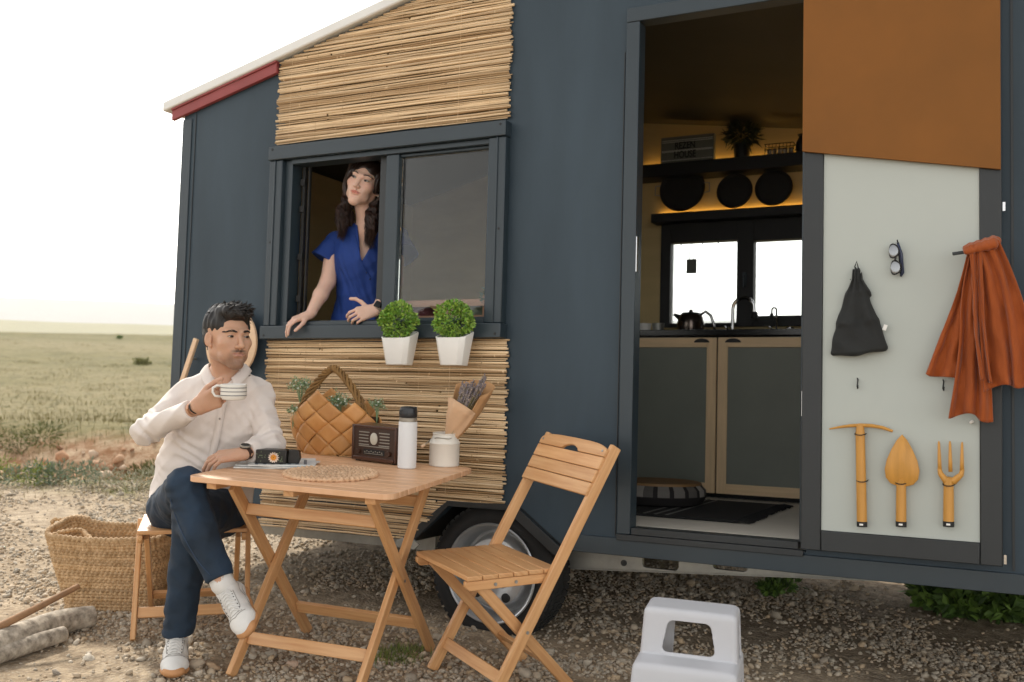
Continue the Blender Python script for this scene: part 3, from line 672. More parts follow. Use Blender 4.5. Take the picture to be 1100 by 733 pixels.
F=Field(np.arange(bl[0]-.03,br[0]+.03,.0025,dtype=np.float32),np.arange(yd-.07,yd+.01,.0025,dtype=np.float32),np.arange(bl[2]-.03,qt[2]+.04,.003,dtype=np.float32))
tp=V3(qt[0],yd-.012,qt[2])
for a in np.linspace(0,1,13):
    e=bl+(br-bl)*a;e=V3(e[0]+(.5-a)*.016,yd-.016-.020*math.sin(math.pi*a),e[2]+.012-.008*math.sin(3.14*a+.4))
    q1_=tp*.72+e*.28+V3((a-.5)*.012,-.004*math.sin(a*14),0);q2_=tp*.35+e*.65+V3((a-.5)*.010,-.008*math.sin(a*9),0)
    F.chain([tp,q1_,q2_,e],[.006,.008,.011,.012],k=.010)
F.warp(lambda x,y,z:.0036*np.sin((x-qt[0])/(np.maximum(qt[2]-z,.03))*19+z*9)*np.clip((z-bl[2])/.10,.15,1)+.0018*np.sin(x*55+z*70),.02)
me,_=F.mesh();mkobj('pouch_body',me,bag,[BAGM])
m=MB();m.tube([tp+V3(-.004,-.004,0),tp+V3(-.006,-.008,.016),tp+V3(0,-.006,.034),tp+V3(.004,-.006,.016),tp+V3(.006,-.004,0)],.0022,6);m.tube([tp+V3(-.01,0,.0),tp+V3(.01,-.003,.002)],.008,8);m.build('drawstring',BLACK,bag,smooth=True)
q=TY(950,352,yd-.02);m=MB();m.obox(q+V3(.002,0,0),((1,0,-.35),(0,1,0),(.35,0,1)),(.012,.003,.020));m.build('fabric_tag',WCERAM,bag)
# sunglasses hanging by one temple
sg=TY(964,280,yd);t=T('sunglasses','dark sunglasses hanging by one arm on the pale door panel','sunglasses',sg)
LENS=mat('mirror_lens','#8a8d90',.12,metal=.6,var=.1)
m=MB();yy=yd-.028
for dz,(lx) in((.030,-.010),(-.028,-.004)):
    P=[sg+V3(lx+.016*math.cos(a)+.003*math.cos(2*a),0,dz+.024*math.sin(a)) for a in np.linspace(0,2*math.pi,17)]
    m.tube([V3(v[0],yy+.005*abs((v[0]-sg[0]))/.02,v[2]) for v in P],.0028,6)
m.tube([(sg[0]-.002,yy,sg[2]+.006),(sg[0]-.005,yy-.003,sg[2]),(sg[0]-.002,yy,sg[2]-.004)],.003,6)
fr_=m.build('frame',BLACK,t,smooth=True)
for dz,lx in((.030,-.010),(-.028,-.004)):
    MB().ball(sg+V3(lx,yy-sg[1]+.001,dz),(.0155,.002,.0225),18,10).build('lens',LENS,t,smooth=True)
MB().tube([(sg[0]+.004,yy,sg[2]+.056),(sg[0]+.014,yy+.008,sg[2]+.02),(sg[0]+.018,yy+.014,sg[2]-.045),(sg[0]+.012,yy+.016,sg[2]-.058)],[.004,.006,.006,.004],8).build('temple',mat('navy_acetate','#1b2742',.3),t,smooth=True)
MB().tube([(sg[0]+.004,yy,sg[2]+.056),(sg[0]+.006,yy+.015,sg[2]+.045),(sg[0]+.012,yy+.020,sg[2]-.05)],[.004,.004,.003],8).build('temple',BLACK,t,smooth=True)
MB().tube([(sg[0]+.002,yd,sg[2]+.064),(sg[0]+.002,yd-.02,sg[2]+.062),(sg[0]+.002,yd-.026,sg[2]+.068)],.0022,6).build('hanging_peg',BLACK,t)
# peg and scarf
pg=TY(1040,271,yd-.02);t=T('coat_peg','grey flat coat peg on the right door stile holding the scarf','peg',pg)
m=MB();a=TY(1023,273,yd-.07);b=TY(1062,266,yd-.07);m.bar(a,b+V3(.03,0,0),.014,.010);m.box(b[0]-.005,b[0]+.02,yd-.07,yd+.0,b[2]-.01,b[2]+.01);m.build('peg_bar',FRAMED,t,bevel=.002)
SCARF=mat('rust_scarf','#92440e',.85,var=.12,vs=8,bump=.5,bs=45,bdist=.004,sheen=.25,stretch=(2,1,.7))
# scarf layers
def sampler(pts):
    P=np.array(pts,float);t=np.linspace(0,1,len(P))
    return lambda v:(np.interp(v,t,P[:,0]),np.interp(v,t,P[:,1]))
def smoothline(pts,n=40):
    P=np.array(pts,float);t=np.linspace(0,len(P)-1,n);o=[]
    for q in t:
        i=min(int(q),len(P)-2);f=q-i;a=P[max(i-1,0)];b=P[i];c=P[i+1];d=P[min(i+2,len(P)-1)]
        o.append(.5*((2*b)+(-a+c)*f+(2*a-5*b+4*c-d)*f*f+(-a+3*b-3*c+d)*f**3))
    return np.array(o)
scarf=T('scarf','rust orange scarf draped in folds over the coat peg','scarf',(TY(1050,265,yd)[0],yd,TY(1050,450,yd)[2]))
def layer(Lp,Rp,y0,nf,amp,ph,depth=.0,hem=0):
    A=smoothline(Lp);B=smoothline(Rp);n=len(A);mU=48;vs=[];fs=[]
    for i in range(n):
        v=i/(n-1)
        for j in range(mU+1):
            u=j/mU;g=u+.05*math.sin(u*9+ph+v*2)*(v)
            px=A[i][0]*(1-g)+B[i][0]*g;py=A[i][1]*(1-g)+B[i][1]*g+hem*math.sin(u*math.pi*2.3+ph)*v
            a=amp*(.45+.55*v);w=math.sin(u*math.pi*2*nf+ph+.7*math.sin(v*3+ph))
            w=math.copysign(abs(w)**.75,w)
            yy=y0-a*w-.22*a*math.sin(u*31+v*6+ph)-depth*math.sin(math.pi*u)-.0035*v*math.sin(u*11+v*17+ph*2)*math.sin(v*9+u*5+ph)-.0022*math.sin(u*23-v*29+ph)*v
            q=TY(px,py,yy);vs.append(q)
    W=mU+1
    for i in range(n-1):
        for j in range(mU): fs.append((i*W+j,(i+1)*W+j,(i+1)*W+j+1,i*W+j+1))
    me=npmesh('cloth',vs,fs);o=mkobj('scarf_fold',me,scarf,[SCARF]);s=o.modifiers.new('thick','SOLIDIFY');s.thickness=.004;s.offset=0
layer([(1040,270),(1026,318),(1009,360),(993,401)],[(1062,268),(1052,320),(1046,370),(1042,412)],yd-.045,2.2,.010,.4,hem=2)
layer([(1043,268),(1033,315),(1029,380),(1020,446)],[(1064,266),(1066,315),(1065,380),(1067,451)],yd-.072,2.6,.012,1.6,hem=4)
layer([(1040,264),(1050,300),(1054,360),(1060,419)],[(1073,258),(1088,292),(1104,345),(1113,412)],yd-.098,2.8,.013,2.6,hem=3)
layer([(1041,264),(1044,300),(1046,350),(1053,408)],[(1054,262),(1056,300),(1058,350),(1066,412)],yd-.106,1.2,.012,.2)
a=TY(1040,268,yd-.075);b=TY(1068,262,yd-.075)
F=Field(*[np.arange(min(a[i],b[i])-.07,max(a[i],b[i])+.07,.003,dtype=np.float32) for i in range(3)])
for k,(o_,r) in enumerate((((0,-.02,-.004),.014),((0,.004,.004),.016),((0,-.036,-.014),.010))):
    F.cap(a+V3(*o_),b+V3(*o_)+V3(0,0,.004),r,r*1.25,k=.012)
F.warp(lambda x,y,z:.0016*np.sin(x*260+z*60),.02);me,_=F.mesh();mkobj('scarf_top',me,scarf,[SCARF])
# garden tools
TOOLW=mat('ochre_wood','#c08a3c',.45,var=.12,vs=6,stretch=(8,8,1))
def tool(name,label,px,py0,py1):
    a=TY(px[0],py0,yd-.02);b=TY(px[1],py1,yd-.02);t=T(name,label,name.replace('_',' '),(b[0],yd,b[2]))
    d=nrm(b-a);e=b-d*.018
    MB().tube([a,(a+e)/2,e],[.0155,.0165,.017],16).build('handle',TOOLW,t,smooth='auto')
    MB().tube([e,b],[.0178,.0175],16).build('end_cap',BLACK,t,smooth='auto')
    q=b-d*.009;MB().box(q[0]-.006,q[0]+.006,q[1]-.0185,q[1]-.0172,q[2]-.003,q[2]+.003).build('cap_print',WCERAM,t)
    return t,a,b
def wire(t,p,w):
    MB().tube([p+V3(-w,.018,.004),p+V3(-w*.95,-.008,.001),p+V3(-w*.4,-.0185,-.002),p+V3(w*.4,-.0185,-.002),p+V3(w*.95,-.008,.001),p+V3(w,.018,.004)],.0017,6).build('hook_wire',BLACK,t,smooth=True)
t,a,b=tool('hand_pick','wooden handled hand pick with a T shaped curved head on the door panel',(924,926),465,566)
h=[TY(x,y,yd-.022) for x,y in((891,461),(902,459),(914,457.5),(924,457),(936,457.5),(948,459.5),(959,463.5))]
MB().tube(h,[.0035,.0058,.0075,.0085,.0085,.0078,.0060],10,flat=.8).build('pick_head',TOOLW,t,smooth='auto')
MB().tube([h[3]+V3(0,0,.004),a+V3(0,0,-.012)],[.012,.0165],12).build('socket',TOOLW,t,smooth='auto');wire(t,a+V3(0,0,-.006),.018);wire(t,TY(926,517,yd-.02),.018)
t,a,b=tool('hand_trowel','ochre hand trowel with a pointed leaf shaped blade on the door panel',(968,968),518,566)
pp=[(0,-1.),(.3,-.78),(.62,-.4),(.88,.0),(1.,.38),(.93,.7),(.66,.92),(.3,1.)]
c=TY(969,494.5,yd-.02);W2,H2=.057,.088;m=MB();rings=[]
for s_,yo in((1,0),(.985,-.006),(.80,-.014),(.45,-.019),(.08,-.021)):
    out=[(x*W2*s_*.98,-y*H2*s_) for x,y in pp]+[(-x*W2*s_*.98,-y*H2*s_) for x,y in pp[::-1][:-1]]
    rings.append([c+V3(x,yo,z) for x,z in out])
vs=[v for r in rings for v in r];n=len(rings[0]);fs=[(i*n+j,(i+1)*n+j,(i+1)*n+(j+1)%n,i*n+(j+1)%n) for i in range(4) for j in range(n)];fs.append(tuple(range(4*n,5*n)));fs.append(tuple(range(n))[::-1]);m._add(vs,fs);m.build('blade',TOOLW,t,smooth='auto')
MB().tube([c+V3(0,-.012,-.06),a+V3(0,0,-.004)],[.008,.0165],12).build('socket',TOOLW,t,smooth='auto');wire(t,a+V3(0,0,-.004),.019)
t,a,b=tool('hand_fork','ochre three tined hand fork on the door panel',(1019,1019),520,566)
c=TY(1020,512,yd-.022);m=MB()
for px,pt in((1009,474),(1021,474),(1034,475)):
    tip=TY(px-.5,pt,yd-.022);bs=TY(1021+(px-1021)*.95,507,yd-.022);m.tube([bs,tip*.35+bs*.65,tip*.9+bs*.1,tip],[.0068,.0062,.0042,.0022],10)
l=TY(1009,507,yd-.022);r=TY(1034,508,yd-.022);m.tube([l+V3(0,0,.012),l+V3(.004,0,-.006),c+V3(-.012,0,-.014),c+V3(.014,0,-.014),r+V3(-.004,0,-.006),r+V3(0,0,.012)],[.0065,.009,.013,.013,.009,.0065],10)
m.build('tines',TOOLW,t,smooth=True);MB().tube([c+V3(0,-.002,-.004),a],[.013,.0165],12).build('socket',TOOLW,t,smooth='auto');wire(t,a+V3(0,0,-.004),.018)
# white clip below the scarf
q=TY(1043,454,yd);t=T('wall_hook','small white clip hook just under the hem of the orange scarf','hook',q);MB().tube([q,q+V3(0,-.02,0),q+V3(.008,-.022,.006)],.005,8).build('hook',WCERAM,t,smooth=True)
# round board and pole on the wall behind the man's head
PALEW=mat('pale_birch_board','#d8b896',.55,uv=False,stretch=(1,1,12),vs=3,var=.08)
q=TY(250,369,-.05);t=T('round_board','pale round wooden board on the dark wall behind the man\'s head','board',q)
MB().lathe([(0,0),(.151,0),(.156,.003),(.156,.015),(.151,.018),(0,.018)],q,56,[(1,0,0),(0,0,1),(0,-1,0)],sy=1.08).build('disc',PALEW,t,smooth='auto')
MB().tube([q+V3(0,-.017,.13),q+V3(0,.048,.13)],.006,8).build('nail',GALV,t)
a=TY(211,364,-.04);b=TY(200.5,396,-.04);t=T('wooden_pole','short pale wooden pole fixed beside the round board on the dark wall','pole',a)
e=b+(b-a)*1.2;MB().bar(a,e,.026,.018,(0,1,0)).build('pole',PALEW,t,bevel=.003)
MB().tube([e*.3+a*.7+V3(0,.041,0),e*.3+a*.7],.006,8).build('nail',GALV,t)
# ================================================================ FURNITURE (ground frame = world)
SCREW=GALV
def make_table(loc,rz):
    t=thing('folding_table','square slatted wooden folding table with crossed legs beside the seated man','table',(*loc,0),rz)
    w,d,h,th=.405,.370,.720,.020;r=.045;ns=11;sw=2*d/ns
    m=MB()
    for k in range(ns):
        y0=-d+k*sw+.0021;y1=-d+(k+1)*sw-.0021
        def xe(y):
            e=max(0,abs(y)-(d-r));return w-r+math.sqrt(max(r*r-e*e,0))
        ys=np.linspace(y0,y1,7);poly=[(-xe(y),y) for y in ys[::-1]]+[(xe(y),y) for y in ys]
        m.prism(poly,(0,0,th),o=(0,0,h-th),u=(1,0,0),v=(0,1,0))
    m.build('tabletop',WOODTOP,t,absolute=False,bevel=.0022)
    m=MB()
    for x in(-.315,0.,.315): m.box(x-.02,x+.02,-.34,.34,h-th-.024,h-th-.0005)
    m.build('batten',WOOD,t,absolute=False,bevel=.002)
    lw,lt=.045,.021
    for sx in(-1,1):
        xo=sx*.278;xi=sx*.254
        for (x,y0,y1) in((xo,-.262,.283),(xi,.262,-.283)):
            o=MB().bar((x,y0,h-th-.02),(x,y1,0.0),lt,lw).build('leg',WOOD,t,absolute=False,bevel=.003)
            MB().tube([(xo+sx*.0115,0,h/2-.02),(xo+sx*.013,0,h/2-.02)],.006,10).build('pivot_bolt',SCREW,o,absolute=False)
    def lp(y0,y1,z): tt=(h-th-.02-z)/(h-th-.02);return y0+(y1-y0)*tt
    for (xa,yy,z,sgn) in((.242,lp(.262,-.283,.115),.115,-1),(.266,lp(-.262,.283,.135),.135,1)):
        MB().bar((-xa,yy,z),(xa,yy,z),.018,.045,(0,-sgn*.38,1)).build('crossbar',WOOD,t,absolute=False,bevel=.0025)
    z=.585;MB().bar((-.266,lp(-.262,.283,z),z),(.266,lp(-.262,.283,z),z),.018,.042,(0,.38,1)).build('crossbar',WOOD,t,absolute=False,bevel=.0025)
    z=.60;MB().bar((-.242,lp(.262,-.283,z),z),(.242,lp(.262,-.283,z),z),.018,.042,(0,-.38,1)).build('crossbar',WOOD,t,absolute=False,bevel=.0025)
    return t
table=make_table((-2.285,-.604),.122)
def make_chair(label,loc,rz,back=True):
    t=thing('folding_chair',label,'chair',(*loc,0),rz,'slatted wooden folding chairs')
    d,w,h=.1685,.2065,.451
    m=MB();ns=6;sw=(2*d+.02)/ns
    for k in range(ns):
        x0=-d+k*sw+.0015;x1=-d+(k+1)*sw-.0015;m.box(x0,x1,-w,w,h-.016,h)
    m.build('seat',WOOD,t,absolute=False,bevel=.003)
    m=MB()
    for s in(-1,1):
        y=s*(w-.012);pol=[(-d+.012,h-.050),(d+.01,h-.050),(d+.01,h-.017),(-d-.004,h-.017),(-d-.004,h-.035)]
        m.prism(pol,(0,.018,0),o=(0,y-.009,0))
    rail=m.build('seat_rail',WOOD,t,absolute=False,bevel=.003)
    m=MB()
    for x in(-.06,.02):
        m.tube([(x,-w-.001,h-.034),(x,-w+.002,h-.034)],.006,10)
    m.build('screw',SCREW,rail,absolute=False)
    # back posts: foot to top
    fx,sx_,tx_=-.0845,.175,.405
    post=lambda z: fx+(sx_-fx)*z/.45 if z<.45 else sx_+(tx_-sx_)*(z-.45)/.41
    yo=w+.011
    H=.865 if back else .432
    for s in(-1,1):
        m=MB();m.bar((post(0),s*yo,0),(post(H),s*yo,H),.021,.042,(1,0,0))
        o=m.build('back_post' if back else 'leg',WOOD,t,absolute=False,bevel=.004)
        MB().tube([(post(.245),s*(yo+.0112),.245),(post(.245),s*(yo+.013),.245)],.006,10).build('pivot_bolt',SCREW,o,absolute=False)
    yi=w-.034
    for s in(-1,1):
        MB().bar((-.115,s*yi,h-.03),(.285,s*yi,0),.020,.038,(1,0,0)).build('leg',WOOD,t,absolute=False,bevel=.003)
    MB().bar((post(.095)-.002,-w,.095),(post(.095)-.002,w,.095),.016,.042,(.5,0,1)).build('crossbar',WOOD,t,absolute=False,bevel=.002)
    lx=lambda z:.285-.4*z/(h-.03)
    MB().bar((lx(.11),-yi+.011,.11),(lx(.11),yi-.011,.11),.016,.042,(-.9,0,1)).build('crossbar',WOOD,t,absolute=False,bevel=.002)
    if back:
        dirp=nrm(V3(tx_-sx_,0,.41));nb=nrm(V3(-dirp[2],0,dirp[0]))
        base=V3(post(.685),0,.685)+nb*.026;m=MB();sl=.048
        for k in range(3):
            m.obox(base+dirp*(sl*.5+k*(sl+.0025)),(V3(0,1,0),dirp,nb),(2*w+.03,sl,.013))
        o0=base+dirp*(3*(sl+.0025));L=w+.015;top=[]
        for i in range(13):
            a=math.pi*i/12;top.append((-L*math.copysign(abs(math.cos(a))**.55,math.cos(a))*-1,.018+.032*math.sin(a)**.8))
        top=[(L,0)]+[(x,z) for x,z in top]+[(-L,0)]
        top+= [(x,z) for x,z in((-.055,0),(-.045,.010),(-.02,.019),(0,.021),(.02,.019),(.045,.010),(.055,0))]
        m.prism(top,nb*.013,o=o0-nb*.0065,u=(0,1,0),v=dirp)
        b=m.build('backrest',WOOD,t,absolute=False,bevel=.003)
        m=MB()
        for s in(-1,1): q=o0+dirp*.02+V3(0,s*(L-.02),0)+nb*.0066;m.tube([q,q+nb*.0015],.005,8)
        m.build('screw',SCREW,b,absolute=False)
    return t
make_chair('empty folding wooden chair facing the table in front of the trailer wheel',(-1.699,-.527),.984)
make_chair('folding wooden chair under the seated man',(-2.997,-.604),2.318,back=False)
# ---- step stool
def stool(loc,rz):
    t=thing('step_stool','white plastic two step stool standing on gravel before the doorway','step stool',(*loc,0),rz)
    st=.0032;xs=np.arange(-.20,.20,st,dtype=np.float32);ys=np.arange(-.26,.16,st,dtype=np.float32);zs=np.arange(-.02,.45,st,dtype=np.float32)
    F=Field(xs,ys,zs);X=xs[:,None,None];Y=ys[None,:,None];Z=zs[None,None,:]
    def smax(*a,k=.012):
        r=a[0]
        for b in a[1:]: h=np.clip(.5-.5*(b-r)/k,0,1);r=b*(1-h)+r*h+k*h*(1-h)
        return r
    def fr(z1,w0,w1,yf0,yf1,yb0,yb1,off,k=.022):
        tt=Z/z1;w=w0+(w1-w0)*tt;yf=yf0+(yf1-yf0)*tt;ybk=yb0+(yb1-yb0)*tt
        return smax(np.abs(X)-w+off+0*Y,-(Y-yf)+off+0*X,(Y-ybk)+off+0*X,Z-z1+off+0*X+0*Y,k=k)
    def hole(x0,x1,z0,z1,tap,r=.02):  # trapezoid through y
        a=(Z-z0)/(z1-z0);hw=(x1-x0)/2-tap*a
        return smax(np.abs(X-(x0+x1)/2)-hw+0*Y,z0-Z+0*X+0*Y,Z-z1+0*X+0*Y,k=r)
    top=fr(.425,.165,.142,-.10,-.062,.135,.085,0);low=fr(.285,.172,.155,-.225,-.175,.13,.10,0)
    body=np.minimum(top,low)
    inner=np.minimum(fr(.425,.165,.142,-.10,-.062,.135,.085,.006),fr(.285,.172,.155,-.225,-.175,.13,.10,.006))
    d=np.maximum(body,-inner);d=np.maximum(d,-(Z+0*X+0*Y))
    h1=hole(-.082,.082,.296,.392,.018);h2=hole(-.09,.09,.0,.235,.02,.03)
    d=np.maximum(d,-np.where(Y<.0,np.minimum(h1,h2),1.))          # front openings
    d=np.maximum(d,-np.where(Y>.02,hole(-.078,.078,.02,.385,.018,.03),1.))
    sw=smax(np.abs(Y-.02+.02*0)-.030+.02*(Z-.3)+0*X,.275-Z+0*X+0*Y,Z-.385+0*X+0*Y,k=.018)
    sw2=smax(np.abs(Y+.03)-.075+.08*(Z)+0*X,-.01-Z+0*X+0*Y,Z-.22+0*X+0*Y,k=.03)
    d=np.maximum(d,-np.where(np.abs(X)>.11,np.minimum(sw,sw2),1.))
    F.D=d.astype(np.float32);me,_=F.mesh();mkobj('stool_body',me,t,[WPLAST],absolute=False)
    return t
c=(GZ(692,655,.415)+GZ(791,666,.415))/2;a=GZ(791,666,.415)-GZ(692,655,.415);rz=math.atan2(a[1],a[0])
cc=c[:2]-V3(math.cos(rz+math.pi/2),math.sin(rz+math.pi/2))*-.062
stool((cc[0],cc[1]),rz)
# ---- seagrass basket
SEAG=mat('seagrass','#c8aa84',.8,var=.2,vs=40,isl=.18,bump=.5,bs=180,bdist=.003,col2='#9c7c54')
def braid(m,pts,r,seg,amp=.35,freq=60,n=6,closed=False):
    """tube whose radius pulses along its length, like twisted grass"""
    P=np.array(pts);L=np.concatenate([[0],np.cumsum(np.linalg.norm(np.diff(P,axis=0),axis=1))]);T_=L[-1];k=max(8,int(T_/seg));s=np.linspace(0,T_,k)
    Q=np.stack([np.interp(s,L,P[:,i]) for i in range(3)],1);ph=random.random()*6
    rs=r*(1+amp*np.sin(s*freq+ph));m.tube([q for q in Q],list(rs),n)
A=GZ(68,655,0);B=GZ(163,658,0);u=nrm(B-A);u[2]=0;u=nrm(u);v=V3(-u[1],u[0],0)
ang=math.atan2(u[1],u[0]);Wb=np.linalg.norm(B-A)/2+.01;cen=(A+B)/2+v*.13
bk=thing('seagrass_basket','large open woven seagrass basket with rope handles standing beside the man','basket',cen)
rows=23;H=.325;m=MB()
def ringpt(a,t):
    hw=Wb+ .055*t;hd=.125+.04*t;e=.42
    ca,sa=math.cos(a),math.sin(a);x=hw*math.copysign(abs(ca)**e,ca);y=hd*math.copysign(abs(sa)**e,sa)
    sag=-.035*t*t*(1-abs(ca))**1.0*(1 if sa<0 else .3)+.012*t*t*math.sin(3*a)
    lean=-.03*t
    bul=.006*math.sin(a*4+t*5)
    return cen+u*(x+lean)+v*(y+bul)+V3(0,0,H*t+sag+.006)
for k in range(rows+1):
    t_=k/rows;pts=[ringpt(a,t_) for a in np.linspace(0,2*math.pi,110)];braid(m,pts,.0090,.0045,.36,2*math.pi/.021)
m.build('weave',SEAG,bk,smooth=True)
m=MB();pts=[ringpt(a,1)+V3(0,0,.008) for a in np.linspace(0,2*math.pi,110)];braid(m,pts,.0105,.005,.3,2*math.pi/.022,8);m.build('rim',SEAG,bk,smooth=True)
m=MB()
for k in range(13):
    yy=-.12+.02*k;braid(m,[cen-u*Wb*.95+v*yy+V3(0,0,.008),cen+u*Wb*.95+v*yy+V3(0,0,.008)],.010,.008,.3,300)
m.build('base',SEAG,bk,smooth=True)
for s,sa in((-1,-2.05),(1,1.35)):
    for dx in(-.10,):
        p0=ringpt(math.pi*1.5+(-.62 if s<0 else .62) if s<0 else math.pi*.5+.45,1)
        p1=p0+u*.16 if s<0 else p0-u*.17
        mid=(p0+p1)/2+V3(0,0,.015)+v*(.10 if s<0 else .02)
        pts=smoothline([p0-V3(0,0,.05)+v*.012,p0+V3(0,0,.012),mid+(p0-mid)*.4+V3(0,0,.014),mid,mid+(p1-mid)*.6,p1+V3(0,0,.005),p1-V3(0,0,.05)],40)
        m=MB();braid(m,pts,.0085,.004,.3,2*math.pi/.02,8);m.build('handle',SEAG,bk,smooth=True)
# ---- firewood
BARK=mat('pale_bark','#c4b9a8',.9,vs=32,stretch=(1,1,1),col2='#6f6558',bump=.5,bs=60,bdist=.004)
BARK2=mat('brown_stick_bark','#8d6b4c',.85,var=.2,vs=20,bump=.4,bs=80)
CUT=mat('cut_wood_end','#b79b78',.8,vs=20,var=.15)
def log(name,label,pts,rs,seed,matl=BARK,grp='firewood on the ground'):
    P=smoothline(pts,28);R=np.interp(np.linspace(0,1,28),np.linspace(0,1,len(rs)),rs);r_=random.Random(seed)
    t=thing(name,label,'firewood' if matl is BARK else 'stick',tuple(P[0]),0,grp)
    m=MB();n=22;vs=[];fs=[];ref=nrm(np.cross(P[1]-P[0],(0,0,1)))
    ks=[(r_.uniform(0,28),r_.uniform(0,6.28),r_.uniform(.06,.16)) for _ in range(3)]
    for i in range(28):
        d=nrm(P[min(i+1,27)]-P[max(i-1,0)]);sd=nrm(ref-d*np.dot(ref,d));up_=np.cross(sd,d)
        for k in range(n):
            a=2*math.pi*k/n;b=1+.025*math.sin(3*a+i*.15+seed)+.012*math.sin(7*a-i*.3)+sum(h*math.exp(-((i-c0)/1.6)**2-((((a-a0+3.14)%6.28)-3.14)/.5)**2) for c0,a0,h in ks)
            vs.append(P[i]+(sd*math.cos(a)+up_*math.sin(a))*R[i]*b)
    for i in range(27):
        for k in range(n):k2=(k+1)%n;fs.append((i*n+k,i*n+k2,(i+1)*n+k2,(i+1)*n+k))
    m._add(vs,fs);m.build('bark',matl,t,smooth=True)
    m=MB();b0=[vs[k]-nrm(P[1]-P[0])*.001 for k in range(n)];b1=[vs[27*n+k]+nrm(P[27]-P[26])*.001 for k in range(n)];m._add(b0,[tuple(range(n))]);m._add(b1,[tuple(range(n))[::-1]]);m.build('cut_end',CUT,t)
l1=GZ(99,662,.050);l2=GZ(58,670,.054);l3=GZ(0,692,.058)
log('log','thick pale barked log with cut end toward the basket',[l1,l2,l3,l3+(l3-l2)*1.3],[.043,.047,.050,.052,.05],1)
l1=GZ(68,681,.034);l2=GZ(30,693,.034);l3=GZ(0,703,.036)
log('log','thinner pale barked log lying in front of the thick log',[l1,l2,l3,l3+(l3-l2)*2.2],[.030,.033,.035,.035],2)
l1=GZ(84,630,.20);l2=GZ(40,653,.155);l3=GZ(0,673,.115)
log('stick','thin brown stick leaning over the thick log toward the basket',[l1,l2,l3,l3+(l3-l2)*1.4],[.011,.013,.015,.016],3,BARK2)
# ================================================================ ON THE TABLE
TZ=.7205
def G(name,label,cat,loc,group=None,rotz=0): return thing(name,label,cat,loc,rotz,group)
# placemat
q=GZ(355.5,510.5,TZ);STRAW=mat('braided_straw','#b58f6c',.85,var=.15,vs=60,isl=.25,bump=.7,bs=220,bdist=.003,col2='#d4b392')
pmt=G('placemat','round braided straw placemat at the front of the table','placemat',(q[0],q[1],TZ))
m=MB();r=.006
while r<.172:
    n=max(10,int(2*math.pi*r/.012));pts=[V3(q[0]+r*math.cos(a),q[1]+r*math.sin(a),TZ+.0055) for a in np.linspace(0,2*math.pi,n*3)];braid(m,pts,.0075,.004,.40,2*math.pi/.020,6);r+=.0132
m.build('braid',STRAW,pmt,smooth=True)
# magazines
WP=mat('magazine_paper','#dcdcd6',.45,vs=14,var=.1,col2='#a9b0b4',det=6)
c0=GZ(285,501.5,TZ)
dirs=nrm(GZ(300,508,TZ)-GZ(243,503,TZ))
labs=['bottom magazine of the small stack under the black patterned box','middle magazine of the small stack on the table','top magazine lying directly under the black patterned box']
z=TZ+.0003
for k,(dx,da,w,h_) in enumerate(((0,.05,.27,.20),(.015,-.15,.27,.20),(.03,.18,.25,.19))):
    ang=math.atan2(dirs[1],dirs[0])+.35+da
    t=G('magazine',labs[k],'magazine',(c0[0]+dx,c0[1]+dx*.5+.05,z),'magazines stacked on the table',ang)
    th=.005
    m=MB();m.box(-w/2+.002,w/2-.002,-h_/2+.002,h_/2-.002,.0008,th-.0008);m.build('pages',WCERAM,t,absolute=False)
    m=MB()
    nx=14;vs=[];
    for s_,zz in((0,th),(1,0)):
        m.box(-w/2,w/2,-h_/2,h_/2,zz-.0007 if s_==0 else 0,zz if s_==0 else .0007)
    m.build('cover',WP if k else mat('cover_grey_blue','#8f9aa2',.4,vs=20,col2='#e0dfd8',det=5),t,absolute=False)
    if k==2:
        m=MB();r_=random.Random(4)
        for i in range(7): x=-.1+.03*i;m.box(x,x+.012,-h_/2+.01,-h_/2+.06+r_.random()*.08,th+.0003,th+.0006)
        m.build('cover_print',mat('print_grey','#59626b',.5),t,absolute=False)
    z+=th+.0004
mz=z
# black patterned box
A=GZ(274,498,mz);B=GZ(307,499,mz);u=nrm(B-A);v=V3(-u[1],u[0],0);L=np.linalg.norm(B-A)
PBOX=mat('black_print_box','#171614',.4,var=.3,vs=40)
t=G('patterned_box','small black box printed with an orange flower lying on the magazines','box',(A+B)/2+v*.03)
m=MB();hh=.052;c=(A+B)/2+v*.032;m.obox(c+V3(0,0,hh/2),(u,v,V3(0,0,1)),(L,.055,hh));m.build('box_body',PBOX,t,bevel=.003)
m=MB();c2=B+v*.045+u*.022;m.prism([(-.022,0),(.018,.0),(.026,.020),(.020,.050),(-.018,.052),(-.022,.03)],v*.03,o=c2-v*.02,u=u,v=(0,0,1));m.build('box_end',PBOX,t,bevel=.003)
r_=random.Random(9);fl=(A+B)/2+u*.012-v*.0+V3(0,0,.025)
PET=mat('pale_petal','#c9b7a8',.6,isl=.3);ORG_=mat('orange_petal','#d08a28',.6,isl=.25);GRN=mat('leaf_print','#5f6a50',.6,isl=.2)
yo=v*.0035
m=MB()
for k in range(14):
    a=2*math.pi*k/14;m.leaf(fl+yo*0-v*(-.0035)-v*.0065+(u*math.cos(a)+V3(0,0,math.sin(a)))*.007,u*math.cos(a)+V3(0,0,math.sin(a)),-v,.015,.010)
m.build('printed_petals',PET,t)
m=MB()
for k in range(9):
    a=2*math.pi*k/9+.3;m.leaf(fl-v*.0045+(u*math.cos(a)+V3(0,0,math.sin(a)))*.001,u*math.cos(a)+V3(0,0,math.sin(a)),-v,.013,.009)
m.build('printed_flower',ORG_,t)
m=MB()
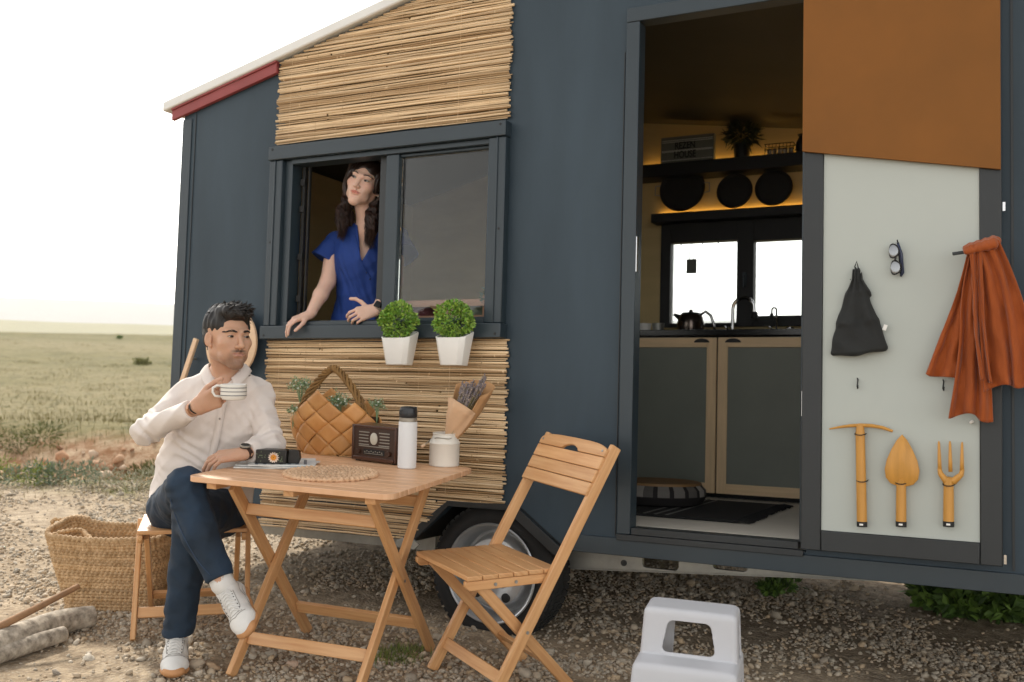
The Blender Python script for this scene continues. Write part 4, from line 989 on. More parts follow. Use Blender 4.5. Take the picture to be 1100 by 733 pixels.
for k in range(30):
    x=r_.choice((-1,1))*r_.uniform(.02,.058);a=r_.random()*6.28;p_=(A+B)/2+u*x+V3(0,0,r_.uniform(.012,.042))-v*-.0035-v*.0045
    if abs(x)<L/2-.008: m.leaf(p_,u*math.cos(a)+V3(0,0,math.sin(a)),-v,.008,.004)
m.build('printed_leaves',GRN,t)
# radio
A=GZ(377.5,494.5,TZ);B=GZ(428,500.5,TZ);u=nrm(B-A);v=V3(-u[1],u[0],0);W=.225;D_=.115;H_=.148
RW=mat('dark_walnut_radio','#46291b',.35,uv=True,stretch=(4,50,1),vs=1,var=.25,coat=.2)
RF=mat('radio_front','#3b271c',.4,var=.2,vs=20)
SLV=mat('dull_silver','#9b958a',.4,metal=.5,var=.1)
rd=G('radio','dark brown wooden retro radio with silver grille beside the white bottle','radio',A+u*W/2+v*D_/2)
X3=[u,v,V3(0,0,1)]
def rb(m,x0,x1,y0,y1,z0,z1): m.obox(A+u*(x0+x1)/2+v*(y0+y1)/2+V3(0,0,(z0+z1)/2),X3,(x1-x0,y1-y0,z1-z0))
m=MB();rb(m,0,W,.006,D_,.006,H_);rb(m,0,.010,-.002,.0055,.006,H_);rb(m,W-.010,W,-.002,.0055,.006,H_);rb(m,.0105,W-.0105,-.002,.0055,H_-.010,H_);rb(m,.0105,W-.0105,-.004,.0055,.006,.022);m.build('cabinet',RW,rd,bevel=.0025)
m=MB();rb(m,.011,W-.011,.002,.0056,.0225,H_-.0105);fp=m.build('front_panel',RF,rd)
m=MB()
for k in range(5):
    z=.118-k*.0125;rb(m,.036,.088-(0 if k in(0,4) else .004),-.0005,.0018,z,z+.0045);rb(m,.137+(0 if k in(0,4) else .004),.19,-.0005,.0018,z,z+.0045)
rb(m,.036,.19,-.0005,.0018,.062,.0655);m.build('grille_bar',SLV,rd,bevel=.0005)
AX=[u,V3(0,0,1),-v]
MB().lathe([(.021,-.002),(.021,.002),(.018,.004),(.0,.005)],A+u*.1125+V3(0,0,.096),32,AX,sx=.85,sy=1.15).build('dial_plate',mat('dial_plate','#bdb7a8',.4,var=.05),rd,smooth='auto')
m=MB();rb(m,.060,.166,.000,.0018,.030,.053);m.build('tuning_window',BLACK,rd,bevel=.001)
m=MB()
for k in range(9): rb(m,.066+k*.0107,.071+k*.0107,-.0012,-.0002,.040+(.003 if k%2 else 0),.044+(.003 if k%2 else 0))
rb(m,.066,.160,-.0012,-.0002,.0345,.0365);m.build('tuning_scale',SLV,rd)
for x in(.036,.190): MB().lathe([(.011,-.002),(.011,.006),(.009,.010),(0,.010)],A+u*x+V3(0,0,.042),20,AX).build('knob',RF,rd,smooth='auto')
m=MB()
for x in(.02,W-.02):
    for y in(.02,D_-.02): rb(m,x-.008,x+.008,y-.008,y+.008,0,.0055)
m.build('foot',BLACK,rd)
# bottle
q=GZ(437,503,TZ);bt=G('bottle','tall matt white insulated bottle with black flip lid in front of the radio','bottle',q)
MB().lathe([(.033,0),(.0365,.004),(.0365,.178),(.0355,.182),(0,.182)],q,40).build('bottle_body',mat('matt_white_paint','#d9dada',.5,var=.02),bt,smooth='auto')
MB().lathe([(.0352,.183),(.0350,.197),(.032,.199),(0,.199)],q,40).build('steel_ring',SLV,bt,smooth='auto')
m=MB();m.lathe([(.0345,.1995),(.0355,.203),(.0350,.218),(.033,.236),(.026,.240),(0,.241)],q,40)
d=nrm(RIGHT*.6-FWD*.8);d[2]=0;m.obox(q+V3(0,0,.232)+RIGHT*.008,(RIGHT*V3(1,1,0),FWD*V3(1,1,0),V3(0,0,1)),(.050,.028,.016));m.obox(q+V3(0,0,.220)-RIGHT*.024-FWD*.014,(RIGHT*V3(1,1,0),FWD*V3(1,1,0),V3(0,0,1)),(.018,.026,.018))
m.build('lid',mat('black_lid','#1d2024',.35,var=.1),bt,bevel=.002)
# milk can with dried bouquet
q=GZ(477,500,TZ);cn=G('milk_can','small cream enamel milk can vase at the right end of the table','vase',q)
ENA=mat('cream_enamel','#dcd7cc',.35,var=.04,vs=12)
MB().lathe([(.058,0),(.0605,.003),(.0605,.088),(.0625,.091),(.0605,.094),(.0595,.097),(.048,.118),(.0475,.126),(.0505,.129),(.0475,.131),(.045,.126),(.044,.10),(0,.10)],q,48).build('can_body',ENA,cn,smooth='auto')
m=MB();rr=RIGHT*V3(1,1,0)
m.tube([q+rr*-.056+V3(0,0,.104),q-rr*.074-FWD*.01+V3(0,0,.085),q-rr*.085-FWD*.02+V3(0,0,.078)],.002,6);m.tube([q+rr*.05+V3(0,0,.118),q+rr*.02-FWD*.056+V3(0,0,.112),q-rr*.03-FWD*.05+V3(0,0,.115),q-rr*.056+V3(0,0,.104)],.0018,6);m.build('wire_handle',SLV,cn,smooth=True)
MB().tube([q-rr*.078-FWD*.013+V3(0,0,.082),q-rr*.092-FWD*.02+V3(0,0,.074)],.006,8).build('grip',PALEW,cn)
# bouquet
bq=G('dried_bouquet','dried lavender bouquet wrapped in brown paper standing in the milk can','bouquet',q+V3(0,0,.105))
PAPER=mat('kraft_paper','#b58a5e',.8,vs=9,var=.12,bump=.5,bs=18,bdist=.01)
ax=nrm(rr*.42+V3(0,0,1)-FWD*.05);sx_=nrm(np.cross(ax,FWD));fx_=np.cross(sx_,ax)
def cone(name,a0,a1,prof,wob,seed,shade=PAPER):
    vs=[];fs=[];n=40;P=prof
    for i,(s,r,cut) in enumerate(P):
        for j in range(n+1):
            a=a0+(a1-a0)*j/n;rr_=r*(1+wob*math.sin(a*3+s*20+seed)+.5*wob*math.sin(a*8+seed*2+s*33))
            ss=s+cut*math.sin((a-a0)/(a1-a0)*math.pi)**1.0
            vs.append(q+V3(0,0,.055)+ax*ss+(sx_*math.cos(a)+fx_*math.sin(a)*.62)*rr_)
    W_=n+1
    for i in range(len(P)-1):
        for j in range(n): fs.append((i*W_+j,i*W_+j+1,(i+1)*W_+j+1,(i+1)*W_+j))
    o=mkobj(name,npmesh(name,vs,fs),bq,[shade]);s=o.modifiers.new('t','SOLIDIFY');s.thickness=.0012
# which sign of sx_ is image-right
sgn=1 if np.dot(sx_,RIGHT)>0 else -1
cR=0 if sgn>0 else math.pi
cone('paper_wrap',cR-2.6,cR+1.0,[(.02,.022,0),(.07,.028,0),(.11,.040,0),(.16,.054,.0),(.20,.063,.01),(.245,.070,.03),(.265,.074,.06)],.07,1)
cone('paper_wrap',cR+.7,cR+3.9,[(.02,.020,0),(.07,.027,0),(.10,.041,0),(.14,.056,0),(.17,.066,.01),(.195,.074,.018)],.10,2,mat('pale_kraft_paper','#c9a481',.8,vs=9,var=.1,bump=.5,bs=18,bdist=.01))
LAV=mat('dried_lavender','#8d8078',.9,isl=.3,isl2='#6f6a78');m=MB();r_=random.Random(6);m2=MB()
for k in range(70):
    a=r_.random()*6.28;rr_=.044*math.sqrt(r_.random());b0=q+V3(0,0,.06)+ax*.02+(sx_*math.cos(a)+fx_*math.sin(a))*rr_*.3
    L=r_.uniform(.225,.315)+.03*math.cos(a-cR);tip=q+V3(0,0,.06)+ax*L+(sx_*math.cos(a)+fx_*math.sin(a))*rr_*1.1+V3(*[r_.gauss(0,.003) for _ in range(3)])
    m2.tube([b0,tip],.0011,4);dd=nrm(tip-b0)
    for j in range(9):
        for w_ in range(3):
            e=tip-dd*(.006*j);o_=nrm([r_.gauss(0,1) for _ in range(3)])*.0028;m.ball(e+o_,(.0026,.0026,.0034),5,4)
m.build('lavender_heads',LAV,bq);m2.build('stems',mat('dry_stem','#8f8560',.8),bq)
# flower basket
WV=mat('birch_bark_strip','#bd8146',.5,vs=10,var=.12,isl=.16,bump=.25,bs=30,col2='#cf9a5e')
fb=GZ(352,490,TZ);uu=nrm(GZ(376,490,TZ)-GZ(318,490,TZ));uu=nrm(V3(uu[0],uu[1]*.35,0));vv=V3(-uu[1],uu[0],0)
cx=fb+vv*.085;cx[2]=TZ
bs_=G('flower_basket','tan basket of broad diagonal woven strips holding small white flowers','basket',cx)
side=.064;HW=.205
def bpos(s,z,front=True,off=0.):
    """s arc position across, z height"""
    sc=.78+.22*min(1,z/.14)-.10*max(0,(z-.15)/.1);a=s/HW*1.25
    x=math.sin(a)/math.sin(1.25)*HW*sc;y=-(math.cos(a)-.15)*.10*(.8+.2*min(1,z/.14))
    n_=nrm(V3(math.sin(a)*.6,-math.cos(a),0))
    if not front: y=-y;n_[1]=-n_[1]
    return cx+uu*(x+n_[0]*off)+vv*(y+n_[1]*off)+V3(0,0,z+.002)
m=MB();h=side/math.sqrt(2)
def top_limit(s):
    # zigzag: peaks near s=-.05 and s=+.085
    return .245-1.0*min(abs(s+.055),abs(s-.09))
for front in(True,False):
    for i in range(-9,10):
        for j in range(-2,10):
            s=(i+(j%2)*0.5)*2*h;z=j*h
            if abs(s)>HW*1.0 or z>top_limit(s)+.004-.0: continue
            vs=[];K=6
            hor=(i+j)%2;lift=.0048 if hor else .0030
            for a in range(K+1):
                for b in range(K+1):
                    p,q_=(a/K-.5)*2,(b/K-.5)*2
                    ex=1.06 if hor else .98;ey=.98 if hor else 1.06
                    ds=(p*ex-q_*ey)*h*.5*1.0;dz=(p*ex+q_*ey)*h*.5*1.0
                    o_=lift*((1-abs(p)**4) if hor else (1-abs(q_)**4))+.001*(1-q_**2)
                    zz=max(z+dz*1.,0.0)
                    vs.append(bpos(np.clip(s+ds,-HW*1.02,HW*1.02),zz,front,o_))
            fs=[(a*(K+1)+b,(a+1)*(K+1)+b,(a+1)*(K+1)+b+1,a*(K+1)+b+1) for a in range(K) for b in range(K)]
            m._add(vs,fs)
o=m.build('weave',WV,bs_,smooth=True);s_=o.modifiers.new('t','SOLIDIFY');s_.thickness=.0025;s_.offset=-1
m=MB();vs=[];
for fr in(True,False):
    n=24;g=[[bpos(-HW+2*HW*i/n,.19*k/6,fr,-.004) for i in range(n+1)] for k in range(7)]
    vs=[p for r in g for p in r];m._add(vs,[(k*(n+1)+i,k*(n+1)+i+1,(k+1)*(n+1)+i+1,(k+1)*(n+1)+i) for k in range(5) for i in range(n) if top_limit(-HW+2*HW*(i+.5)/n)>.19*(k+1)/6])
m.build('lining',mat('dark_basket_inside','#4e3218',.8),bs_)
VINE=mat('twisted_vine','#8c6a3c',.8,isl=.25,bump=.5,bs=120,isl2='#5c4223')
m=MB()
for k in range(5):
    ph=k*1.256;pts=[]
    for i in range(50):
        t_=i/49;s=-.15+.30*t_;a=math.pi*t_
        base=cx+uu*(-.005+ -.15*math.cos(a)*(.42+.58*(1-math.sin(a)**1.2)))+V3(0,0,.13+.235*math.sin(a)**.75)+vv*-.03
        tw=ph+t_*26;pts.append(base+(uu*math.cos(tw)+V3(0,0,math.sin(tw)))*.0105+vv*.0105*math.sin(tw*1.0+1.57))
    m.tube(pts,.0058,6)
m.build('handle',VINE,bs_,smooth=True)
FLW=mat('white_flower','#c4c8b6',.7,isl=.2);FLG=mat('flower_leaf','#6f8a60',.7,isl=.35,isl2='#9fb48c')
def posy(label,c,r,n):
    t=G('flower_posy',label,'flowers',c-V3(0,0,r*.6),'flower bunches in the woven basket');r_=random.Random(int(abs(c[0])*1e4));m=MB();m2=MB();m3=MB()
    root=c-V3(0,0,.10)
    for i in range(n):
        d=nrm([r_.gauss(0,1),r_.gauss(0,1),abs(r_.gauss(0,1))+.1]);e=c+d*r*r_.uniform(.35,1.15)
        if i%3==0:m3.tube([root+(c-root)*.3,c*.6+e*.4-V3(0,0,.01),e],.0008,4)
        for k in range(5): m.leaf(e+V3(*[r_.gauss(0,.006) for _ in range(3)]),d+V3(*[r_.gauss(0,.7) for _ in range(3)]),nrm([r_.gauss(0,1) for _ in range(3)]),.011,.005)
        if r_.random()<.55:
            f_=e+d*.006
            for k in range(5):
                a=k*1.256;x_=nrm(np.cross(d,(0,.3,1)));y_=np.cross(d,x_);m2.leaf(f_,x_*math.cos(a)+y_*math.sin(a)+d*.3,d,.0062,.005)
    m.build('leaves',FLG,t);m2.build('blossoms',FLW,t);m3.build('stems',FLG,t)
f=lambda px,py,dv:GD(px,py,float(np.dot(cx-CAM,FWD))+dv)
posy('green and white flower bunch in the notch of the woven basket',f(364,436,0),.048,90)
posy('loose white flower bunch at the left side of the basket handle',f(323,418,.02),.048,80)
posy('small flower sprig trailing from the right rim of the basket',f(405,438,.0),.030,40)
posy('small pinkish flower sprig at the left shoulder of the basket',f(315,443,-.02),.024,24)
# ================================================================ PEOPLE
from mathutils.bvhtree import BVHTree
def skinmat(name,base,lip,blush,stub):
    m=bpy.data.materials.new(name);m.use_nodes=True;nt=m.node_tree;N=nt.nodes;L=nt.links;P=N['Principled BSDF']
    P.inputs['Roughness'].default_value=.48;P.inputs['Specular IOR Level'].default_value=.4;P.inputs['Subsurface Weight'].default_value=.25
    P.inputs['Subsurface Radius'].default_value=(.010,.004,.002);P.inputs['Subsurface Scale'].default_value=1.
    at=N.new('ShaderNodeAttribute');at.attribute_name='hl'
    nz=N.new('ShaderNodeTexNoise');nz.inputs['Scale'].default_value=70;nz.inputs['Detail'].default_value=4;L.new(at.outputs['Vector'],nz.inputs['Vector'])
    cur=N.new('ShaderNodeMix');cur.data_type='RGBA';cur.inputs[6].default_value=(*[c*.94 for c in base],1);cur.inputs[7].default_value=(*[c*1.05 for c in base],1);L.new(nz.outputs['Fac'],cur.inputs[0]);out=cur.outputs[2]
    def mask(c,r,col,strength,soft=.35,noise=0):
        nonlocal out
        ab=N.new('ShaderNodeVectorMath');ab.operation='ABSOLUTE';sep=N.new('ShaderNodeSeparateXYZ');L.new(at.outputs['Vector'],sep.inputs[0])
        ax=N.new('ShaderNodeMath');ax.operation='ABSOLUTE';L.new(sep.outputs[0],ax.inputs[0]);cb=N.new('ShaderNodeCombineXYZ');L.new(ax.outputs[0],cb.inputs[0]);L.new(sep.outputs[1],cb.inputs[1]);L.new(sep.outputs[2],cb.inputs[2])
        sb=N.new('ShaderNodeVectorMath');sb.operation='SUBTRACT';sb.inputs[1].default_value=c;L.new(cb.outputs[0],sb.inputs[0])
        dv=N.new('ShaderNodeVectorMath');dv.operation='DIVIDE';dv.inputs[1].default_value=r;L.new(sb.outputs[0],dv.inputs[0])
        ln=N.new('ShaderNodeVectorMath');ln.operation='LENGTH';L.new(dv.outputs[0],ln.inputs[0])
        mr=N.new('ShaderNodeMapRange');mr.inputs['From Min'].default_value=1+soft*.4;mr.inputs['From Max'].default_value=1-soft;mr.inputs['To Max'].default_value=strength;L.new(ln.outputs['Value'],mr.inputs[0])
        fac=mr.outputs[0]
        if noise:
            n2=N.new('ShaderNodeTexNoise');n2.inputs['Scale'].default_value=420;L.new(at.outputs['Vector'],n2.inputs['Vector']);m2=N.new('ShaderNodeMapRange');m2.inputs['From Min'].default_value=.35;m2.inputs['From Max'].default_value=.65;m2.inputs['To Min'].default_value=.55;L.new(n2.outputs['Fac'],m2.inputs[0])
            mu=N.new('ShaderNodeMath');mu.operation='MULTIPLY';L.new(fac,mu.inputs[0]);L.new(m2.outputs[0],mu.inputs[1]);fac=mu.outputs[0]
        mx=N.new('ShaderNodeMix');mx.data_type='RGBA';L.new(fac,mx.inputs[0]);L.new(out,mx.inputs[6]);mx.inputs[7].default_value=(*col,1);out=mx.outputs[2]
    if stub:
        d=tuple(c*.25 for c in base)
        mask((.0,-.072,-.100),(.046,.05,.034),d,stub,.5,1)
        mask((.040,-.038,-.088),(.036,.062,.036),d,stub*.62,.6,1)
        mask((.0,-.10,-.0500),(.030,.035,.0068),tuple(c*.55 for c in d),stub*1.15,.55,0)
        mask((.028,-.085,-.066),(.010,.03,.018),d,stub*.45,.9,0)
        mask((.026,-.085,-.080),(.016,.03,.020),d,stub*.45,.9,1)
    if blush: mask((.042,-.075,-.018),(.024,.03,.018),blush,.35,.9)
    mask((.0,-.095,-.0608),(.026 if stub else .025,.035,.0088 if not stub else .0078),lip,.80,.35)
    L.new(out,P.inputs['Base Color'])
    bn=N.new('ShaderNodeBump');bn.inputs['Strength'].default_value=.12;bn.inputs['Distance'].default_value=.001;n3=N.new('ShaderNodeTexNoise');n3.inputs['Scale'].default_value=500;L.new(at.outputs['Vector'],n3.inputs['Vector']);L.new(n3.outputs['Fac'],bn.inputs['Height']);L.new(bn.outputs[0],P.inputs['Normal'])
    return m
EYEW=mat('eye_white','#a39b90',.2,var=.02);IRIS=mat('brown_iris','#3a2314',.15,var=.2,vs=400);PUPIL=mat('pupil','#060505',.1)
BROW=mat('dark_brow','#1c1410',.8)
def axes(fwd,up):
    """head axes rows: X person's left, Y back, Z up"""
    f=nrm(fwd);u=nrm(np.array(up)-f*np.dot(up,f));x=np.cross(u,f)*1.0
    # person's left when facing f with up u: left = u x f
    return np.array([x,-f,u])
def head_field(F,c,A,s,fem=False):
    P=lambda x,y,z: c+(A[0]*x+A[1]*y+A[2]*z)*s
    E=lambda p,r,k=.01,op='u',R=None: F.ell(P(*p),V3(*r)*s,A if R is None else R,k*s,op)
    Cc=lambda a,b,ra,rb=None,k=.01,op='u',sq=None: F.cap(P(*a),P(*b),ra*s,(ra if rb is None else rb)*s,k*s,op,sq)
    E((0,.018,.033),(.075,.094,.084),.02)
    E((0,-.030,-.020),(.059,.062,.080) if not fem else (.057,.062,.078),.02)
    jw=.044 if not fem else .041;cw=.014 if not fem else .010
    for q in(-1,1):
        Cc((q*jw,.002,-.060),(q*cw,-.066,-.100),.016,.014,.025)
        Cc((q*(jw+.007),.010,-.026),(q*jw,.002,-.060),.016,.016,.02)
        E((q*.040,-.060,-.022),(.022,.024,.022),.02)
        Cc((q*.012,-.086,.020),(q*.040,-.074,.022),.0085,.0075,.014)
        Cc((q*.024,-.068,-.052),(q*.036,-.052,-.072),.018,.016,.02)
    E((0,-.074,-.102),(.022,.018,.016),.014)
    E((0,-.066,-.070),(.034,.026,.034),.018)
    for q in(-1,1):
        E((q*.030,-.099,.002),(.0165,.0155,.0105),.009,'s')
        E((q*.0305,-.0735,.002),(.0138,.0142,.0125),.003)
    nl=1. if not fem else .86
    Cc((0,-.084,.014),(0,-.084-.025*nl,-.028),.0072,.0098*nl,.008)
    E((0,-.086-.026*nl,-.031),(.0098*nl,.0105,.0088),.006)
    for q in(-1,1):
        E((q*.0118*nl,-.098,-.034),(.0072,.0105,.0072),.005);E((q*.0062,-.107,-.0408),(.003,.004,.0035),.002,'s')
    Cc((0,-.098,-.040),(0,-.0985,-.052),.004,.004,.006)
    # lips
    uw=.0034 if not fem else .0052
    for q in(-1,1):
        Cc((q*.003,-.0955,-.0565),(q*.024,-.0845,-.0588),uw*.80,.0024,.006)
    Cc((-.011,-.0935,-.0652),(.011,-.0935,-.0652),uw*1.0,k=.006)
    for q in(-1,1): Cc((q*.009,-.0935,-.0652),(q*.023,-.0845,-.0600),uw*.75,.0022,.005)
    Cc((0,-.0975,-.0611),(.0,-.0975,-.0611),.0018,k=.002,op='s')
    for q in(-1,1): Cc((0,-.0985,-.0611),(q*.027,-.0865,-.0586),.0019,k=.002,op='s')
    E((0,-.093,-.078),(.018,.005,.005),.006,'s')
    # ears
    for q in(-1,1):
        R=np.array([nrm(A[0]*1-A[1]*.55*q),nrm(A[1]+A[0]*.55*q),A[2]])
        E((q*.0770,.001,-.013),(.006,.0155,.0265),.004,'u',R);E((q*.0812,-.004,-.009),(.0045,.0085,.0155),.003,'s',R)
        E((q*.070,-.006,-.036),(.006,.008,.009),.004)
def hand_field(F,W,f,n,side,curls,thumb,s=1.,spread=.05,r=.0088):
    f=nrm(f);n=nrm(np.array(n)-f*np.dot(n,f));t=np.cross(n,f)*side;W=np.array(W)
    K=[(.088,.031),(.093,.0105),(.089,-.010),(.080,-.029)]
    L=[(.043,.027,.022),(.047,.030,.023),(.043,.028,.022),(.034,.021,.019)]
    for i,(a,b) in enumerate(K):
        Kp=W+(f*a+t*b)*s
        F.cap(W+(f*.008+t*b*.55)*s,Kp,.0155*s,.0115*s,k=.012*s)
        p=Kp;th=0.;c=curls[i];sp=spread*(1.5-i)
        for j in range(3):
            th+=c[j];d=nrm((f*math.cos(sp)+t*math.sin(sp))*math.cos(th)-n*math.sin(th))
            e=p+d*L[i][j]*s;rr=r*(1-.10*j)*(1 if i<3 else .88);F.cap(p,e,rr*s,rr*.92*s,k=.0025 if j or i>=0 else .004);p=e
    F.cap(W+(f*.015+t*.018-n*.006)*s,W+(f*.052+t*.034-n*.010)*s,.015*s,.013*s,k=.01*s)
    p=W+(f*.038+t*.032-n*.008)*s
    for j,(d,l,rr) in enumerate(((thumb[0],.036,.0120),(thumb[1],.033,.0102),(thumb[2],.027,.0092))):
        d=nrm(f*d[0]+t*d[1]+n*d[2]);e=p+d*l*s;F.cap(p,e,rr*s,rr*.88*s,k=.004*s);p=e
    F.cap(W-f*.01*s,W+f*.03*s,.024*s,.028*s,k=.014*s,sq=(n,.66))
def ranges(centres,half,step): return lambda ax:[(c[ax]-half,c[ax]+half,step) for c in centres]
def make_field(lo,hi,coarse,fines):
    ar=[]
    for ax in range(3):
        fr=[(c[ax]-h,c[ax]+h,s) for c,h,s in fines];ar.append(axis_pts(lo[ax],hi[ax],coarse,fr))
    return Field(*ar)
def face_details(body,V,faces,root,c,A,s,gaze,brow_t,lid,fem=False):
    P=lambda x,y,z: c+(A[0]*x+A[1]*y+A[2]*z)*s
    # surface probe along the head's front direction
    loc=((V-c)@A.T)/s;sel=np.where((np.abs(loc).max(1)<.14))[0]
    keep=np.zeros(len(V),bool);keep[sel]=True;ff=faces[keep[faces].all(1)];bt=BVHTree.FromPolygons([tuple(p) for p in loc],[tuple(map(int,q)) for q in ff])
    def surf(x,z,lift=0.):
        h=bt.ray_cast(Vector((x,-.2,z)),Vector((0,1,0)));y=h[0][1] if h[0] is not None else -.08
        return V3(x,y-lift,z)
    Wd=lambda p:P(*p)
    er=.0148;ec=[V3(q*.0305,-.0735,.002) for q in(-1,1)]
    gx,gz=gaze
    m=MB();lash=MB();br=MB();lidm=MB()
    for q,e in zip((-1,1),ec):
        nu,nv=36,14;W_=nu+1;b=len(m.v)
        wide=.0132;uh=.0058 if fem else .0043;lh=.0034 if fem else .0028
        def up_(u): return uh*(1-abs(u)**2.2)*(1+.12*u*q)+.0006*u*q
        def lo_(u): return -lh*(1-abs(u)**2.0)+.0006*u*q
        vs=[]
        for j in range(nv+1):
            for i in range(nu+1):
                u=-1+2*i/nu;z=lo_(u)+(up_(u)-lo_(u))*j/nv;x=u*wide;y=-math.sqrt(max(er*er-x*x-z*z,1e-8));vs.append(e+V3(x,y,z))
        m.v+=[tuple(Wd(p)) for p in vs]
        for j in range(nv):
            for i in range(nu):
                u=-1+2*(i+.5)/nu;x=u*wide;z=lo_(u)+(up_(u)-lo_(u))*(j+.5)/nv;d=math.hypot(x-gx,z-gz)
                m.f.append((b+j*W_+i,b+j*W_+i+1,b+(j+1)*W_+i+1,b+(j+1)*W_+i));m.m.append(2 if d<.0026 else 1 if d<.0066 else 0);m.uv.append([(0,0)]*4)
        pu=[];pl=[]
        for i in range(13):
            u=-1+2*i/12;x=u*wide;z=up_(u)+.0003;pu.append(Wd(e+V3(x,-math.sqrt(max(er*er-x*x-z*z,1e-8))-.0006,z)))
            z=lo_(u)-.0002;pl.append(Wd(e+V3(x,-math.sqrt(max(er*er-x*x-z*z,1e-8))-.0003,z)))
        lash.tube(pu,[.0005*s]+[(.0013 if fem else .0010)*s]*11+[.0007*s],6);lash.tube(pl,[(.0006 if fem else .0004)*s]*13,5)
        # eyebrow: many short hairs following the brow line
        r_=random.Random(5+q)
        for k in range(90):
            t=r_.random();x=q*(.011+.036*t);zb=(.0225 if fem else .0195)+(.0055 if fem else .0036)*math.sin(min(t*1.25,1)*math.pi*.62)-.004*max(0,t-.7)/.3*1.2
            wv=brow_t*(1-.55*t)*(.7+.3*min(1,t*8));z=zb+r_.uniform(-1,1)*wv
            p0=surf(x,z,.0002);x2=x+q*.006;z2=z+(.0025 if t<.5 else -.0012);p1=surf(x2,z2,.0012)
            br.tube([Wd(p0),Wd((p0+p1)/2+V3(0,-.0006,0)),Wd(p1)],[(.0008 if fem else .0012)*s,(.0007 if fem else .0011)*s,.0004*s],4,cap=False)
    o=m.build('eyes',[EYEW,IRIS,PUPIL],root,smooth=True);lash.build('eyelashes',BROW,root,smooth=True);br.build('eyebrows',BROW,root,smooth=True)
    return surf,Wd
def add_hl(me,V,c,A,s,root):
    l=((V-c)@A.T)/s;a=me.attributes.new('hl','FLOAT_VECTOR','POINT');a.data.foreach_set('vector',l.astype(np.float32).ravel())
def mesh_faces(me):
    a=np.empty(len(me.polygons)*4,np.int32);me.polygons.foreach_get('vertices',a);return a.reshape(-1,4)
MSKIN=skinmat('man_skin',(.53,.31,.205),(.42,.205,.155),None,.78)
WSKIN=skinmat('woman_skin',(.66,.43,.33),(.50,.135,.10),(.55,.22,.17),0)
HAIRM=mat('black_hair','#15110f',.55,var=.4,vs=20,isl=.4,spec=.5)
HAIRW=mat('dark_brown_hair','#20130c',.42,var=.4,vs=20,isl=.4,isl2='#40261a')
SHIRT=mat('cream_shirt','#d8cfc8',.85,vs=5,var=.02,bump=.45,bs=7,bdist=.012,sheen=.1)
DENIM=mat('dark_denim','#14222f',.85,vs=7,var=.3,bump=.6,bs=14,bdist=.01,col2='#1e3246')
DRESS=mat('royal_blue_cotton','#10347a',.8,vs=6,var=.08,bump=.5,bs=9,bdist=.01)
# ------------------------------------------------------------ the man
g=lambda x,y,d:GD(x,y,d)
toC=-FWD
J=dict(pelvis=g(216,535,4.03),waist=g(226,492,4.03),chest=g(240,445,4.0),neck=g(242,402,3.97),head=g(245,361.5,3.90),
 shR=g(200,424,3.97),shL=g(276,423,4.03),elR=g(157,463,3.86),elL=g(290,477,3.92),wrR=g(211,438,3.70),wrL=g(262,487.5,3.775),
 hipR=g(188,545,4.00),hipL=g(240,545,4.02),knR=g(200,524,3.62),knL=g(207,558,3.64),anR=g(238,625,3.53),anL=g(190,685,3.70))
man=thing('person','man in cream shirt and dark jeans seated cross legged, holding a striped white cup','person',(J['pelvis'][0],J['pelvis'][1],0))
front=nrm(toC*.97+RIGHT*.12+UP*.0)
hA=axes(-FWD*math.cos(.74)+RIGHT*math.sin(.74)-UP*.05,UP+RIGHT*.04);hs=1.06;hc=J['head']
lo=V3(*np.min([v for v in J.values()],0))-V3(.2,.2,.15);hi=V3(*np.max([v for v in J.values()],0))+V3(.2,.2,.2)
hR=J['wrR']+RIGHT*.06;hL=J['wrL']-RIGHT*.07
F=make_field(lo,hi,.009,[(hc+V3(0,0,-.01),.15,.0028),(hR,.085,.0027),(hL,.085,.0027)])
sq=(front,.62)
F.chain([J['pelvis'],J['waist'],J['chest']],[.145,.135,.140],.05,sq=sq)
F.chain([J['chest']+UP*.02,J['neck']-UP*.035],[.13,.085],.05,sq=sq)
for S in 'RL':
    F.chain([J['neck']-UP*.05,J['sh'+S]],[.06,.05],.04)
    F.chain([J['sh'+S],J['el'+S],J['wr'+S]],[.048,.038,.026],.015)
    F.chain([J['hip'+S],J['kn'+S],J['an'+S]],[.075,.052,.036],.02)
    F.chain([J['pelvis'],J['hip'+S]],[.1,.08],.05)
F.chain([J['neck']-UP*.03+FWD*.02,hc-hA[2]*.06*hs+hA[1]*.024*hs],[.058,.051],.016)
for q in(-1,1): F.chain([J['neck']+RIGHT*.012*q-UP*.028-FWD*.045,hc-hA[2]*.045*hs+hA[1]*.03*hs+hA[0]*.05*q],[.012,.014],.02)
head_field(F,hc,hA,hs)
# right hand: fingers to image right, thumb on top, back of hand to the camera
fR=nrm(RIGHT*.86+UP*.42-FWD*.08)
hand_field(F,J['wrR'],fR,toC*.92-UP*.25+RIGHT*.12,1,[(.85,1.3,.7),(1.0,1.35,.8),(1.1,1.4,.8),(1.15,1.4,.8)],[(.85,.38,-.35),(.95,.12,-.35),(.95,-.12,-.30)],1.0,.02)
fL=nrm(-RIGHT*.93-FWD*.25-UP*.10)
hand_field(F,J['wrL'],fL,UP*.9+toC*.38-RIGHT*.05,-1,[(.45,.5,.3),(.5,.5,.3),(.55,.55,.3),(.6,.6,.35)],[(.8,.5,-.35),(.9,.2,-.3),(.95,.0,-.25)],1.0,.05)
me,V=F.mesh('body');add_hl(me,V,hc,hA,hs,man);fc=mesh_faces(me)
mkobj('body',me,man,[MSKIN]);face_details(None,V,fc,man,hc,hA,hs,(.0015,-.0003),.0036,None)
del F
